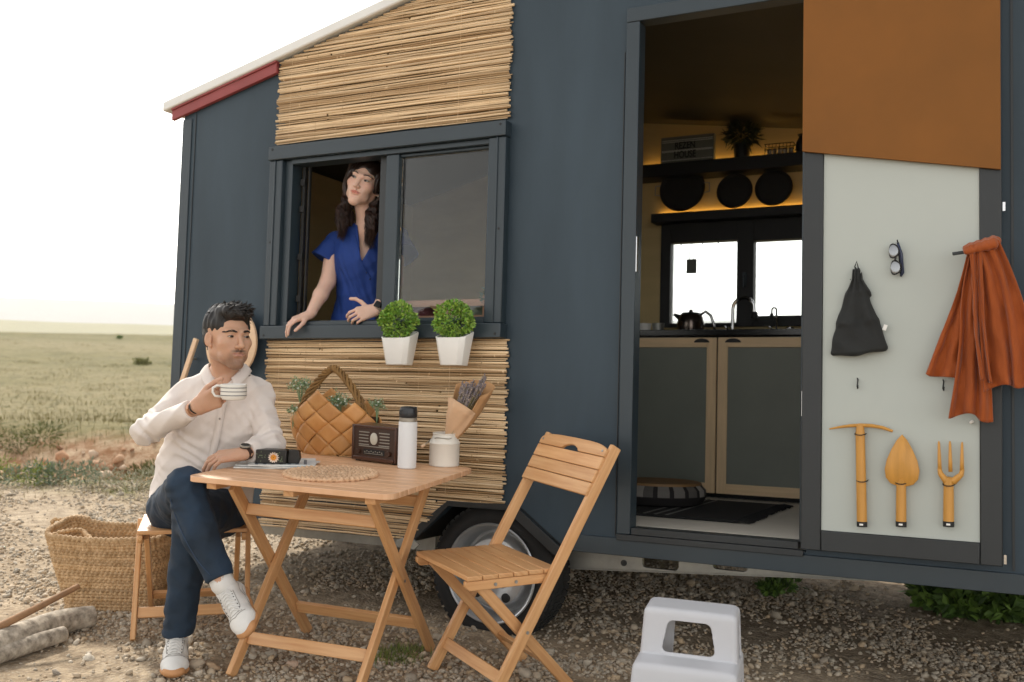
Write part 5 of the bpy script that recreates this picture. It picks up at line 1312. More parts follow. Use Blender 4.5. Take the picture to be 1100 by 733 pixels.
# hair
def scalp_hair(root,c,A,s,seed):
    P=lambda x,y,z: c+(A[0]*x+A[1]*y+A[2]*z)*s
    F=make_field(c-.17,c+.17,.0035,[])
    E=lambda p,r,k=.01,op='u':F.ell(P(*p),V3(*r)*s,A,k*s,op)
    E((0,.018,.042),(.077,.094,.082));E((0,-.035,.088),(.062,.055,.036),.02);E((0,.044,.002),(.072,.062,.070),.02)
    E((0,-.105,-.008),(.066,.066,.084),.014,'s');E((0,-.03,-.075),(.11,.085,.062),.01,'s')
    for q in(-1,1): E((q*.090,.003,-.020),(.030,.025,.038),.005,'s')
    fr=np.random.default_rng(seed);k1=fr.normal(size=(6,3))*70;ph=fr.random(6)*6
    F.warp(lambda x,y,z:sum(.0016*np.sin(x*k1[i,0]+y*k1[i,1]+z*k1[i,2]+ph[i]) for i in range(6)),.02)
    me,V=F.mesh();o=mkobj('hair',me,root,[HAIRM]);
    r_=random.Random(seed);m=MB();L=((V-c)@A.T)/s;idx=np.where((L[:,2]>.0)|(L[:,1]>.03))[0];N_=len(idx)
    for k in range(1100):
        i=idx[r_.randrange(N_)];l=L[i]
        if l[2]<.03 and r_.random()<.5: continue
        out=nrm(l-V3(0,.02,.02));top=max(0,min(1,(l[2]-.045)/.05))
        flow=nrm(V3(.85,-.45,.12)*top+V3(0,.45,-.9)*(1-top)+V3(*[r_.gauss(0,.35) for _ in range(3)]))
        ln=(.010+.015*top)*r_.uniform(.6,1.3);p=l-out*.003;pts=[p];cv=V3(*[r_.gauss(0,.35) for _ in range(3)])
        for j in range(1,5):
            t=j/4;dd=nrm(out*(.30-.75*t)+flow*(.9+.5*t)+cv*t*.9);p=p+dd*ln/4;pts.append(p)
        if any((q_[1]<-.060 and q_[2]<.078) or (abs(q_[0])>.066 and q_[2]<.022 and q_[1]<.04) for q_ in pts):continue
        w=r_.uniform(.0022,.0042)*(.55+.45*top);m.tube([P(*q_) for q_ in pts],[w*s,w*s,w*.85*s,w*.55*s,w*.15*s],5)
    m.build('hair_locks',HAIRM,o,smooth=True)
scalp_hair(man,hc,hA,hs,3)
# shirt
def cloth_warp(F,elbows,amp,seed,waist=None):
    r=np.random.default_rng(seed);K=r.normal(size=(7,3))*V3(26,26,36);ph=r.random(7)*6
    def fn(x,y,z):
        d=sum(np.abs(np.sin(x*K[i,0]+y*K[i,1]+z*K[i,2]+ph[i]))-.6 for i in range(5))*amp*.35
        for e,ax_,w in elbows:
            dd=np.sqrt((x-e[0])**2+(y-e[1])**2+(z-e[2])**2);tt=(x-e[0])*ax_[0]+(y-e[1])*ax_[1]+(z-e[2])*ax_[2]
            d=d+np.exp(-(dd/w)**2)*amp*.85*np.sin(tt*150+np.sin(x*30+z*24)*2.2+np.sin(y*45)*1.2)
        return d
    F.warp(fn,.03)
F=make_field(lo,hi,.0055,[])
wr=J['wrR']*.86+J['elR']*.14;wl_=J['wrL']*.88+J['elL']*.12
F.chain([J['pelvis']+UP*.0,J['waist'],J['chest']],[.203,.186,.166],.05,sq=(front,.66))
F.chain([J['chest'],J['neck']-UP*.06],[.160,.098],.06,sq=(front,.66))
for S in 'RL': F.chain([J['neck']-UP*.050,J['sh'+S]-UP*.002],[.062,.060],.05)
F.chain([J['shR']-UP*.005,J['elR']+UP*.0,wr],[.057,.050,.037],.02)
F.chain([J['shL'],J['elL'],wl_],[.059,.056,.040],.02)
cloth_warp(F,[(J['elR'],nrm(J['shR']-J['elR']),.07),(J['elL'],nrm(J['shL']-J['elL']),.075),(J['shR']*.5+J['chest']*.5-UP*.05,nrm(RIGHT-UP*.5),.09),(J['shL']*.6+J['chest']*.4-UP*.08,nrm(-RIGHT-UP*.6),.09),(J['waist']-RIGHT*.03-FWD*.08,nrm(UP+RIGHT*.4),.12)],.0105,5)
# neck opening
nb=J['neck']
F.chain([nb+UP*.14,nb+UP*.01-FWD*.01],[.070,.070],.012,'s');F.chain([nb+UP*.03-FWD*.07,nb-UP*.035-FWD*.12,nb-UP*.075-FWD*.16+RIGHT*.004],[.056,.046,.018],.010,'s')
# hem and cuffs
F.half(J['pelvis']-UP*.035,-UP*1.0,.006);
dw=nrm(J['wrR']-J['elR']);F.half(J['wrR']-dw*.030,dw,.003,J['wrR']-.075,J['wrR']+.075)
dw2=nrm(J['wrL']-J['elL']);F.half(J['wrL']-dw2*.022,dw2,.003,J['wrL']-.07,J['wrL']+.07)
me,V=F.mesh('shirt');sh=mkobj('shirt',me,man,[SHIRT]);sf=mesh_faces(me)
bt=BVHTree.FromPolygons([tuple(p) for p in V],[tuple(map(int,q)) for q in sf])
def onshirt(px,py,lift=.002):
    d=nrm(GD(px,py,1.)-CAM);h=bt.ray_cast(Vector(CAM+d*3.2),Vector(d));return (np.array(h[0])-d*lift) if h[0] is not None else None
# collar: two folded flaps and a stand
m=MB()
def flap(pts_in,pts_out):
    A_=smoothline(pts_in,16);B_=smoothline(pts_out,16);vs=[]
    for i in range(16):
        for j in range(5):
            t=j/4;vs.append(A_[i]*(1-t)+B_[i]*t+(-FWD)*.008*math.sin(math.pi*t))
    m._add(vs,[(i*5+j,i*5+j+1,(i+1)*5+j+1,(i+1)*5+j) for i in range(15) for j in range(4)])
n0=J['neck']
def cp(px,py,d): return GD(px,py,d)
ci=[];co_=[]
for a_ in np.linspace(math.radians(-62),math.radians(242),34):
    fcomp=max(0,-math.sin(a_));  # 0 at the back, 1 at the very front
    fr_c=-math.sin(a_);h_=.040-.066*max(0,fr_c)**1.5;d_=RIGHT*math.cos(a_)*-1*0+RIGHT*math.cos(a_)+front*fr_c
    ci.append(n0+RIGHT*.002+FWD*.006+(RIGHT*math.cos(a_)*.068+front*fr_c*.080)+UP*h_)
    co_.append(n0+RIGHT*.002+FWD*.006+(RIGHT*math.cos(a_)*.100+front*fr_c*(.122 if fr_c>0 else .09))+UP*(h_-.030-.010*max(0,fr_c)))
ci.reverse();co_.reverse()
def flap2(A_,B_):
    n=len(A_);vs=[]
    for i in range(n):
        for j in range(5):
            t=j/4;p=A_[i]*(1-t)+B_[i]*t;vs.append(p+UP*.006*math.sin(math.pi*t))
    m._add(vs,[(i*5+j,i*5+j+1,(i+1)*5+j+1,(i+1)*5+j) for i in range(n-1) for j in range(4)])
flap2(ci,co_)
o=m.build('collar',SHIRT,sh,smooth=True);s_=o.modifiers.new('t','SOLIDIFY');s_.thickness=.003
m=MB();bn=MB()
pl=[onshirt(x,y,.003) for x,y in((243,416),(238,440),(234,462),(229,485),(226,500))];pl=[p for p in pl if p is not None]
if len(pl)>2:
    pl=smoothline(pl,30);vs=[];
    for p in pl:
        for s2 in(-1,1): vs.append(p+RIGHT*.014*s2)
    m._add(vs,[(2*i,2*i+1,2*i+3,2*i+2) for i in range(29)]);o=m.build('placket',SHIRT,sh,smooth=True);s_=o.modifiers.new('t','SOLIDIFY');s_.thickness=.002
for x,y in((240.5,428),(236,450),(231.5,474),(268,403.5),(224,408)):
    p=onshirt(x,y,.005)
    if p is not None: bn.ball(p,.0042,10,6)
bn.build('button',mat('shirt_button','#8a7f76',.4),sh,smooth=True)
del F
# jeans
F=make_field(V3(lo[0],lo[1],0.02),V3(hi[0],hi[1],J['waist'][2]+.05),.0055,[])
F.chain([J['pelvis']+UP*.03,J['pelvis']-UP*.005],[.178,.180],.03,sq=(front,.68))
F.chain([J['hipR'],J['knR']+UP*.004],[.098,.071],.03);F.chain([J['knR'],J['knR']*.5+J['anR']*.5-RIGHT*.012,J['anR']*.97+J['knR']*.03],[.070,.064,.050],.02)
F.chain([J['hipL'],J['knL']],[.095,.070],.03);F.chain([J['knL'],J['knL']*.55+J['anL']*.45+FWD*.012,J['anL']],[.068,.064,.056],.02)
for q in 'RL': F.chain([J['pelvis']-UP*.01,J['hip'+q]-UP*.008],[.12,.100],.04)
cloth_warp(F,[(J['knR']-UP*.03,nrm(J['anR']-J['knR']),.07),(J['knL'],nrm(J['anL']-J['knL']),.07),(J['hipR']*.8+J['knR']*.2,nrm(J['knR']-J['hipR']),.08),(J['anL']+UP*.05,UP,.06)],.0070,8)
dz=nrm(J['anR']-J['knR']);F.half(J['anR']-dz*.012,dz,.003,J['anR']-.09,J['anR']+.09)
F.half(J['anL']+UP*.01,-UP,.003,J['anL']-.1,J['anL']+.1)
me,V=F.mesh('jeans');jn=mkobj('jeans',me,man,[DENIM]);jf=mesh_faces(me);jbt=BVHTree.FromPolygons([tuple(p) for p in V],[tuple(map(int,q)) for q in jf])
def onmesh(b,px,py,lift=.002,start=2.9):
    d=nrm(GD(px,py,1.)-CAM);h=b.ray_cast(Vector(CAM+d*start),Vector(d));return (np.array(h[0])-d*lift) if h[0] is not None else None
m=MB();pts=[onmesh(jbt,x,y,.0012) for x,y in((183,536),(189,556),(199,580),(212,602),(226,618))];pts=[p for p in pts if p is not None]
if len(pts)>2:m.tube(smoothline(pts,24),.0016,5)
def cuffring(an,ax,r):
    u_=nrm(np.cross(ax,(.3,.9,.1)));v_=np.cross(ax,u_);return [an+(u_*math.cos(a)+v_*math.sin(a))*r for a in np.linspace(0,2*math.pi,30)]
m.build('seam',mat('denim_seam','#2c4058',.8),jn,smooth=True)
for an,ax_,r in((J['anR']-dz*.028,dz,.054),): pass
del F
# shoes and socks
SHOE=mat('white_sneaker','#d5d3ce',.6,vs=20,var=.05,bump=.25,bs=120);SOLE=mat('gum_sole','#b98658',.6,vs=12,var=.1,bump=.3,bs=150);SOLEW=mat('off_white_sole','#cfc6b8',.6)
SOCK=mat('white_sock','#d6d4d0',.9,bump=.4,bs=200)
STITCH=mat('shoe_stitch','#8f8a84',.8)
def shoe(an,toe,upv,label,shin=None):
    y=nrm(toe);z=nrm(np.array(upv)-y*np.dot(upv,y));x=np.cross(y,z);P=lambda a,b,c:an+x*a*.97+y*b*.93+z*c
    F=make_field(an-.26,an+.26,.0042,[])
    bt_=-.095
    F.chain([P(0,-.035,bt_+.035),P(0,.05,bt_+.032),P(-.004,.14,bt_+.028),P(-.002,.175,bt_+.026)],[.038,.038,.045,.034],.02,sq=(z,.72))
    F.chain([P(0,-.035,bt_+.05),P(0,-.02,-.012)],[.036,.036],.02);F.chain([P(0,.0,-.018),P(0,.06,bt_+.055),P(0,.12,bt_+.038)],[.038,.036,.030],.02)
    F.chain([P(0,-.008,.035),P(0,-.008,.0)],[.032,.030],.004,'s')
    F.half(P(0,0,bt_+.016),-z,.002)
    me,V=F.mesh();u=mkobj('shoe',me,man,[SHOE],)
    if label:u['label']=label
    F=make_field(an-.26,an+.26,.0042,[])
    F.chain([P(0,-.036,bt_+.012),P(0,.05,bt_+.010),P(-.004,.14,bt_+.012),P(-.002,.178,bt_+.018)],[.041,.040,.048,.036],.015,sq=(z,.42))
    F.half(P(0,0,bt_-.002),-z,.002);F.half(P(0,0,bt_+.022),z,.002);F.ell(P(-.003,.184,bt_+.020),(.040,.030,.022),[x,y,z],.006)
    me,_=F.mesh();mkobj('sole',me,u,[SOLE])
    fcs=mesh_faces(u.data);sb=BVHTree.FromPolygons([tuple(p) for p in V],[tuple(map(int,q)) for q in fcs])
    def on(a,b,l=.0008):
        o_=P(a,b,.12);h=sb.ray_cast(Vector(o_),Vector(-z));return np.array(h[0])+z*l if h[0] is not None else P(a,b,-.03)
    def side(sg,b,c,l=.0008):
        o_=P(sg*.15,b,c);h=sb.ray_cast(Vector(o_),Vector(-x*sg));return np.array(h[0])+x*sg*l if h[0] is not None else P(sg*.04,b,c)
    m=MB()
    for k in range(6):
        b0_=.040+.0145*k
        for sg in(-1,1): m.tube(smoothline([on(sg*.024,b0_,.0),on(sg*.012,b0_+.003,.0035),on(0,b0_+.006,.004),on(-sg*.012,b0_+.009,.0035),on(-sg*.024,b0_+.012,.0)],12),.0019,5)
    m.tube([on(0,.038,.004),on(-.020,.030,.010),on(-.030,.046,.004)],.0018,5);m.tube([on(0,.038,.004),on(.020,.030,.010),on(.030,.046,.004)],.0018,5)
    m.build('laces',SOCK,u,smooth=True)
    ST=STITCH;m=MB();T1=lambda pts,r=.0012:m.tube(smoothline(pts,18),r,5)
    T1([on(q,.150-.9*q*q/.03*.03-abs(q)*.35) for q in np.linspace(-.040,.040,9)])
    T1([on(q,.138-abs(q)*.2) for q in np.linspace(-.030,.030,7)],.0009)
    for sg in(-1,1):
        T1([on(sg*.030,.035),on(sg*.031,.07),on(sg*.028,.11),on(sg*.014,.136)],.0011)
        T1([side(sg,.10,bt_+.026),side(sg,.05,bt_+.045),side(sg,.01,bt_+.062),side(sg,-.02,bt_+.066)],.0011)
        T1([side(sg,.07,bt_+.026),side(sg,.03,bt_+.040),side(sg,-.01,bt_+.046),side(sg,-.045,bt_+.040)],.0009)
    m.build('stitching',ST,u,smooth=True)
    for sg in(-1,1):
        m=MB()
        for k in range(6): m.ball(on(sg*.025,.040+.0145*k,.0004),.0024,8,5)
        m.build('eyelet_row',mat('eyelet','#55524e',.6),u)
    sh_=z if shin is None else shin
    MB().tube([P(0,-.008,-.04),P(0,-.008,.0)+sh_*.015,P(0,-.010,.0)+sh_*.08],[.036,.042,.0425],20).build('sock',SOCK,man,smooth=True)
an=J['anL'].copy();tdir=nrm(V3(*(g(186,716,3.54)-g(190,700,3.70)))*V3(1,1,0));an2=V3(an[0],an[1],.099);shoe(an2+tdir*.0,tdir,V3(0,0,1),None)
tR=nrm(RIGHT*.36+DOWN*.36-FWD*.86);shoe(J['anR']+dz*.03,nrm(tR),UP*.62-RIGHT*.55,None,-dz)
# watch and bracelets
def band(W_,ax,r,w,matl,name,flat=.75,par=man,n=None):
    u_=nrm(np.cross(ax,n if n is not None else UP));v_=np.cross(ax,u_);m=MB()
    pts=[W_+(u_*math.cos(a)+v_*math.sin(a)*flat)*r for a in np.linspace(0,2*math.pi,28)]
    vs=[];
    for p in pts:
        o_=nrm(p-W_)
        for (dx,dr) in((-w/2,0),(w/2,0),(w/2,.0022),(-w/2,.0022)): vs.append(p+ax*dx+o_*dr)
    m._add(vs,[(i*4+j,i*4+(j+1)%4,(i+1)*4+(j+1)%4,(i+1)*4+j) for i in range(27) for j in range(4)]);return m.build(name,matl,par,smooth='auto')
BRS=mat('brown_leather','#3a231a',.5)
Wp=J['wrL']-dw2*.004;wt_=band(Wp,dw2,.0305,.020,BRS,'wristwatch',.80)
fd=nrm(UP*.85+toC*.5);fd=nrm(fd-dw2*np.dot(fd,dw2));x1_=nrm(np.cross(fd,dw2))
MB().lathe([(.0195,-.004),(.0205,.002),(.019,.0065),(.0165,.0070),(0,.0068)],Wp+fd*.028,28,[dw2,x1_,fd]).build('watch_face',BLACK,wt_,smooth='auto')
MB().lathe([(.0208,.001),(.0205,.0055),(.0175,.0078),(.0170,.0070)],Wp+fd*.028,28,[dw2,x1_,fd],open_=True).build('bezel',SLV,wt_,smooth='auto')
Wr=J['wrR']-dw*.012;band(Wr,dw,.0305,.006,mat('rose_gold','#b98a6c',.3,metal=.8),'bracelet',.8);band(Wr+dw*.012,nrm(dw+UP*.15),.0300,.005,BLACK,'bracelet',.8)
# ring
# cup in the right hand
cc=g(251,421.5,3.655);CUPW=mat('white_glaze','#dedbd4',.25,var=.02)
cup=thing('coffee_cup','white cup with thin dark stripes held by the man','cup',cc-UP*.03)
ua=nrm(UP+RIGHT*.02);ra=nrm(RIGHT-ua*np.dot(RIGHT,ua));fa=np.cross(ua,ra);AXc=[ra,fa,ua];Rc=.047;hc_=.058;b0=cc-ua*hc_/2
MB().lathe([(.026,0),(.040,.003),(.046,.012),(Rc,.020),(Rc,hc_),(Rc-.003,hc_+.001),(Rc-.0045,hc_-.002),(.042,.012),(0,.008)],b0,44,AXc).build('cup_body',CUPW,cup,smooth='auto')
m=MB()
for z_ in(.017,.031,.045): m.lathe([(Rc+.0002,z_),(Rc+.0006,z_+.0004),(Rc+.0006,z_+.0026),(Rc-.001,z_+.0030)],b0,44,AXc,open_=True)
m.build('stripe',mat('dark_stripe','#3b3f45',.3),cup,smooth='auto')
m=MB();hx=-ra;m.tube([b0+hx*.045+ua*.051,b0+hx*.062+ua*.052,b0+hx*.076+ua*.044,b0+hx*.077+ua*.028,b0+hx*.068+ua*.014,b0+hx*.045+ua*.012],.0048,10);m.build('cup_handle',CUPW,cup,smooth=True)
MB().lathe([(0,.049),(.0425,.049)],b0,30,AXc).build('coffee',mat('coffee','#2a170c',.1),cup)
# ------------------------------------------------------------ the woman (joints given in the trailer frame)
tg=lambda x,y,v:toG(TY(x,y,v))
U=T2G.to_3x3();TU=np.array(U@Vector((0,0,1)));TX=np.array(U@Vector((1,0,0)));TYd=np.array(U@Vector((0,1,0)))
W=dict(pelvis=tg(389,352,.27),waist=tg(390,320,.25),chest=tg(391,277,.23),neck=tg(395,241,.19),head=tg(393,196.5,.14),
 shR=tg(360,260,.20),shL=tg(427,254,.235),elR=tg(352,303,.125),elL=tg(424,302,.14),wrR=tg(333,338,-.005),wrL=tg(404,333,.0))
woman=thing('person','woman in royal blue dress leaning in the open window, both hands on the sill','person',W['pelvis']-UP*.75)
wf=nrm(-TYd*.93+TX*.1-FWD*.2);fwdh=nrm(-FWD*.97-RIGHT*.17+UP*.02);hW=axes(fwdh,UP*1+RIGHT*.36);hcw=W['head'];hsw=1.03
lo=V3(*np.min([v for v in W.values()],0))-V3(.2,.2,.1);hi=V3(*np.max([v for v in W.values()],0))+V3(.2,.2,.18)
hR=W['wrR']-TU*.0-TYd*.04-TX*.03;hL=W['wrL']-TYd*.04-TX*.03
F=make_field(lo,hi,.008,[(hcw,.145,.0027),(hR,.085,.0027),(hL,.085,.0027)])
F.chain([W['pelvis'],W['waist'],W['chest']],[.11,.082,.112],.04,sq=(wf,.72));F.chain([W['chest']+UP*.02,W['neck']-UP*.03],[.095,.06],.04,sq=(wf,.7))
for S in 'RL':
    F.chain([W['neck']-UP*.035,W['sh'+S]],[.042,.036],.03);F.chain([W['sh'+S],W['el'+S],W['el'+S]*.6+W['wr'+S]*.4,W['wr'+S]],[.042,.036,.034,.0225],.015)
F.chain([W['neck']-UP*.03+FWD*.01,hcw-hW[2]*.065+hW[1]*.02],[.047,.046],.025)
head_field(F,hcw,hW,hsw,True)
fr1=nrm(-TYd*.75-TX*.50-TU*.35)
hand_field(F,W['wrR'],fr1,nrm(TU*.85-TYd*.45-TX*.1),1,[(.35,.55,.3),(.45,.6,.3),(.5,.65,.35),(.45,.6,.35)],[(.75,.6,-.35),(.9,.3,-.35),(.95,.1,-.35)],.90,.07,.0082)
fr2=nrm(-TYd*.70-TX*.60-TU*.30)
hand_field(F,W['wrL'],fr2,nrm(TU*.35-TYd*.85+TX*.5),-1,[(.5,.7,.4),(.6,.8,.4),(.65,.85,.4),(.7,.9,.4)],[(.40,.80,.1),(.55,.75,-.1),(.80,.45,-.3)],.90,.04,.0082)
me,V=F.mesh('body');add_hl(me,V,hcw,hW,hsw,woman);fc=mesh_faces(me);mkobj('body',me,woman,[WSKIN])
face_details(None,V,fc,woman,hcw,hW,hsw,(-.0030,.0012),.0024,None,True);del F
# dress
F=make_field(V3(lo[0],lo[1],W['pelvis'][2]-.30),hi,.005,[])
F.chain([W['pelvis']-UP*.25,W['pelvis'],W['waist']],[.18,.158,.124],.04,sq=(wf,.75));F.chain([W['waist']+UP*.005,W['chest']-UP*.02,W['chest']+UP*.03],[.127,.146,.136],.04,sq=(wf,.76))
F.chain([W['chest']+UP*.03,W['neck']-UP*.045],[.118,.075],.05,sq=(wf,.72))
for q in(-1,1): F.ell(W['chest']+TX*.052*q+wf*.062-UP*.005,(.058,.052,.055),None,.04)
for S,q in(('R',-1),('L',1)):
    F.chain([W['neck']-UP*.045,W['sh'+S]-UP*.004],[.05,.053],.03)
cloth_warp(F,[(W['waist'],UP*.2+TX,.12),(W['chest']-UP*.09+wf*.08,nrm(TX+UP*.15),.10)],.0065,12)
F.chain([W['neck']+UP*.10,W['neck']+UP*.02],[.062,.060],.01,'s');[F.cap(tg(396-8*t_**1.1,242+40*t_,-.02),tg(396-8*t_**1.1,242+40*t_,.165),.050*(1-t_)+.002,None,.004,'s') for t_ in np.linspace(0,1,15)]
me,V=F.mesh('dress');dr=mkobj('dress',me,woman,[DRESS]);df=mesh_faces(me);dbt=BVHTree.FromPolygons([tuple(p) for p in V],[tuple(map(int,q)) for q in df])
m=MB();pts=[onmesh(dbt,x,y,.002,3.6) for x,y in((399,262),(396,275),(392,286),(388,296),(395,303),(405,312))]
pts=[onmesh(dbt,x,y,.002,3.6) for x,y in((381,252),(384,264),(387,276),(391,287),(398,298))];pts=[p for p in pts if p is not None]
if len(pts)>2:m.tube(smoothline(pts,20),.0022,6)
m.build('neckline_edge',DRESS,dr,smooth=True)
for S,q in(('R',-1),('L',1)):
    e=W['sh'+S]*.54+W['el'+S]*.46+TX*.040*q;F2=make_field(W['sh'+S]-.2,W['sh'+S]+.2,.0045,[])
    F2.chain([W['sh'+S]-UP*.006-TX*q*.02,W['sh'+S]*.8+W['el'+S]*.2+TX*.012*q,e],[.050,.056,.074],.02)
    F2.warp(lambda x,y,z:.004*np.sin((x-y)*75+z*10)*np.clip((W['shR'][2]+.02-z)/.1,0,1),.03)
    F2.half(e,nrm(W['el'+S]-W['sh'+S]+TX*.10*q),.003);me2,_=F2.mesh();mkobj('sleeve',me2,dr,[DRESS])
m=MB()
for y_ in(293,300):
    p=onmesh(dbt,394+(y_-293)*.5,y_,.003,3.6)
    if p is not None:m.ball(p,.004,8,6)
m.build('button',BLACK,dr,smooth=True);del F
# hair: cap and long waves
def long_hair(root,c,A,s):
    P=lambda x,y,z:c+(A[0]*x+A[1]*y+A[2]*z)*s
    F=make_field(c-V3(.2,.2,.2),c+V3(.2,.2,.17),.004,[])
    E=lambda p,r,k=.01,op='u':F.ell(P(*p),V3(*r)*s,A,k*s,op)
    E((0,.024,.040),(.084,.100,.088));E((0,.05,-.04),(.082,.07,.10),.03);E((0,-.11,-.02),(.060,.070,.088),.008,'s')
    E((0,-.05,-.10),(.06,.09,.08),.01,'s')
    for q in(-1,1): E((q*.070,-.012,.020),(.018,.050,.055),.012)
    E((0,-.115,-.005),(.055,.062,.078),.006,'s')
    r=np.random.default_rng(2);k1=r.normal(size=(6,3))*60;ph=r.random(6)*6
    F.warp(lambda x,y,z:sum(.0010*np.sin(x*k1[i,0]+y*k1[i,1]+z*k1[i,2]+ph[i]) for i in range(6)),.02)
    me,V=F.mesh();o=mkobj('hair',me,root,[HAIRW]);r_=random.Random(21);m=MB()
    for k in range(1300):
        q=-1 if k%2 else 1
        a=r_.random();b=r_.random()
        st=V3(q*r_.uniform(.004,.03),-.060+.13*b,.118-.05*b*b)
        side=V3(q*(.078+.012*r_.random()),-.035+.085*b,.035);ear=V3(q*(.086+.014*r_.random()),-.012+.075*b,-.035)
        jaw=V3(q*(.052+.032*r_.random()),-.012+.08*b,-.085)
        pts=[P(*st),P(*((st+side)*.5+V3(q*.026,-.004,.026))),P(*side),P(*ear),P(*jaw)]
        p=pts[-1];n=9;ph=q*1.1+b*3+r_.gauss(0,.5);L=r_.uniform(.12,.22)
        outx=TX*q*.008+wf*(.060 if b<.65 else .02)
        for j in range(1,n+1):
            t=j/n;w=.017*math.sin(ph+t*10.5)*min(1,t*3);w2=.015*math.cos(ph+t*9.5)*min(1,t*3)
            pts.append(p-UP*L*t+outx*math.sin(t*1.57)*1.+TX*w+wf*w2+V3(*[r_.gauss(0,.0012) for _ in range(3)]))
        S_=smoothline(pts,34);w0=r_.uniform(.0013,.0027);R_=[w0*(.5+.5*min(1,i/6))*(1 if i<24 else max(.12,(34-i)/10)) for i in range(34)];m.tube(list(S_),R_,5)
    m.build('hair_locks',HAIRW,o,smooth=True)
long_hair(woman,hcw,hW,hsw)
p=hcw+(hW[0]*.079+hW[1]*.0-hW[2]*.041)*hsw;MB().ball(p,.0055,12,8).build('earring',mat('pearl','#e6ddd0',.2),woman,smooth=True)
dwL=nrm(W['wrL']-W['elL']);Wq=W['wrL']-dwL*.012;wa=band(Wq,dwL,.0255,.016,BLACK,'smart_watch',.8,woman,TU)
fd=nrm(-TYd*.6+TU*.5+TX*.5);fd=nrm(fd-dwL*np.dot(fd,dwL));x1_=np.cross(fd,dwL);MB().obox(Wq+fd*.026,(dwL,x1_,fd),(.034,.030,.009)).build('watch_case',BLACK,wa,bevel=.003)
band(Wq+dwL*.020,dwL,.0235,.003,SLV,'bracelet',.8,woman,TU)
# ================================================================ GROUND, FIELD, HILLS, SKY, LIGHT
def hsh(x,y,s,seed=0):
    """cheap smooth value noise in numpy"""
    x=x/s+seed*17.3;y=y/s+seed*9.1;xi=np.floor(x);yi=np.floor(y);fx=x-xi;fy=y-yi;fx=fx*fx*(3-2*fx);fy=fy*fy*(3-2*fy)
    h=lambda a,b:np.mod(np.sin(a*127.1+b*311.7)*43758.5453,1.0)
    return (h(xi,yi)*(1-fx)+h(xi+1,yi)*fx)*(1-fy)+(h(xi,yi+1)*(1-fx)+h(xi+1,yi+1)*fx)*fy
# bank line: from picture points on the ground, running along the view's left side
b1=GZ(0,521);b2=GZ(180,529);bd=nrm(b2-b1);bn_=V3(-bd[1],bd[0],0)
if np.dot(bn_,FWD)<0:bn_=-bn_
def bankdist(x,y): return (x-b1[0])*bn_[0]+(y-b1[1])*bn_[1]
def height(x,y):
    r=np.hypot(x-CAM[0],y-CAM[1]);bdist=bankdist(x,y)+.7*(hsh(x,y,1.6,3)-.5)
    near=np.exp(-(r/9)**2);z=.010*(hsh(x,y,.5,1)-.5)*2+.02*(hsh(x,y,1.7,2)-.5)*np.clip((r-6)/10,0,1)
    z=z*np.clip((r-1)/2,0,1)
    # low eroded edge: a small ditch then the field surface
    left=np.clip((-3.0-x)/3,0,1)
    z=z+left*(-.42*np.exp(-((bdist-1.9)/.8)**2)+.10*np.exp(-((bdist-3.2)/.8)**2))
    z=z+np.clip((r-15)/40,0,1)*.5*(hsh(x,y,14,5)-.5)
    z=z-np.clip((r-75)/120,0,3)**1.3*9-np.clip((r-300)/900,0,1)*55
    return z
ys=[];rs=np.concatenate([np.linspace(.0,9,170),9*np.exp(np.linspace(0,math.log(5200/9),150))[1:]]);th=np.linspace(0,2*math.pi,361)[:-1]
# finer angles inside the view
base=math.atan2(FWD[1],FWD[0]);th=np.sort(np.concatenate([np.linspace(base-.75,base+.75,420),np.linspace(base+.75,base-.75+2*math.pi,90)[1:-1]]))
Rr,Tt=np.meshgrid(rs[1:],th,indexing='ij');X=CAM[0]+Rr*np.cos(Tt);Y_=CAM[1]+Rr*np.sin(Tt);Zg=height(X,Y_)
V=np.stack([X,Y_,Zg],-1).reshape(-1,3);nr,nt_=Rr.shape;V=np.vstack([V,[[CAM[0],CAM[1],float(height(np.array(CAM[0]),np.array(CAM[1])))]]])
I_,Jj=np.meshgrid(np.arange(nr-1),np.arange(nt_),indexing='ij');J2=(Jj+1)%nt_
Fq=np.stack([I_*nt_+Jj,(I_+1)*nt_+Jj,(I_+1)*nt_+J2,I_*nt_+J2],-1).reshape(-1,4)
me=npmesh('ground',V,Fq)
import bmesh
bm=bmesh.new();bm.from_mesh(me);bm.verts.ensure_lookup_table();c_=bm.verts[len(V)-1]
for j in range(nt_): bm.faces.new((c_,bm.verts[j],bm.verts[(j+1)%nt_]))
bm.to_mesh(me);bm.free()
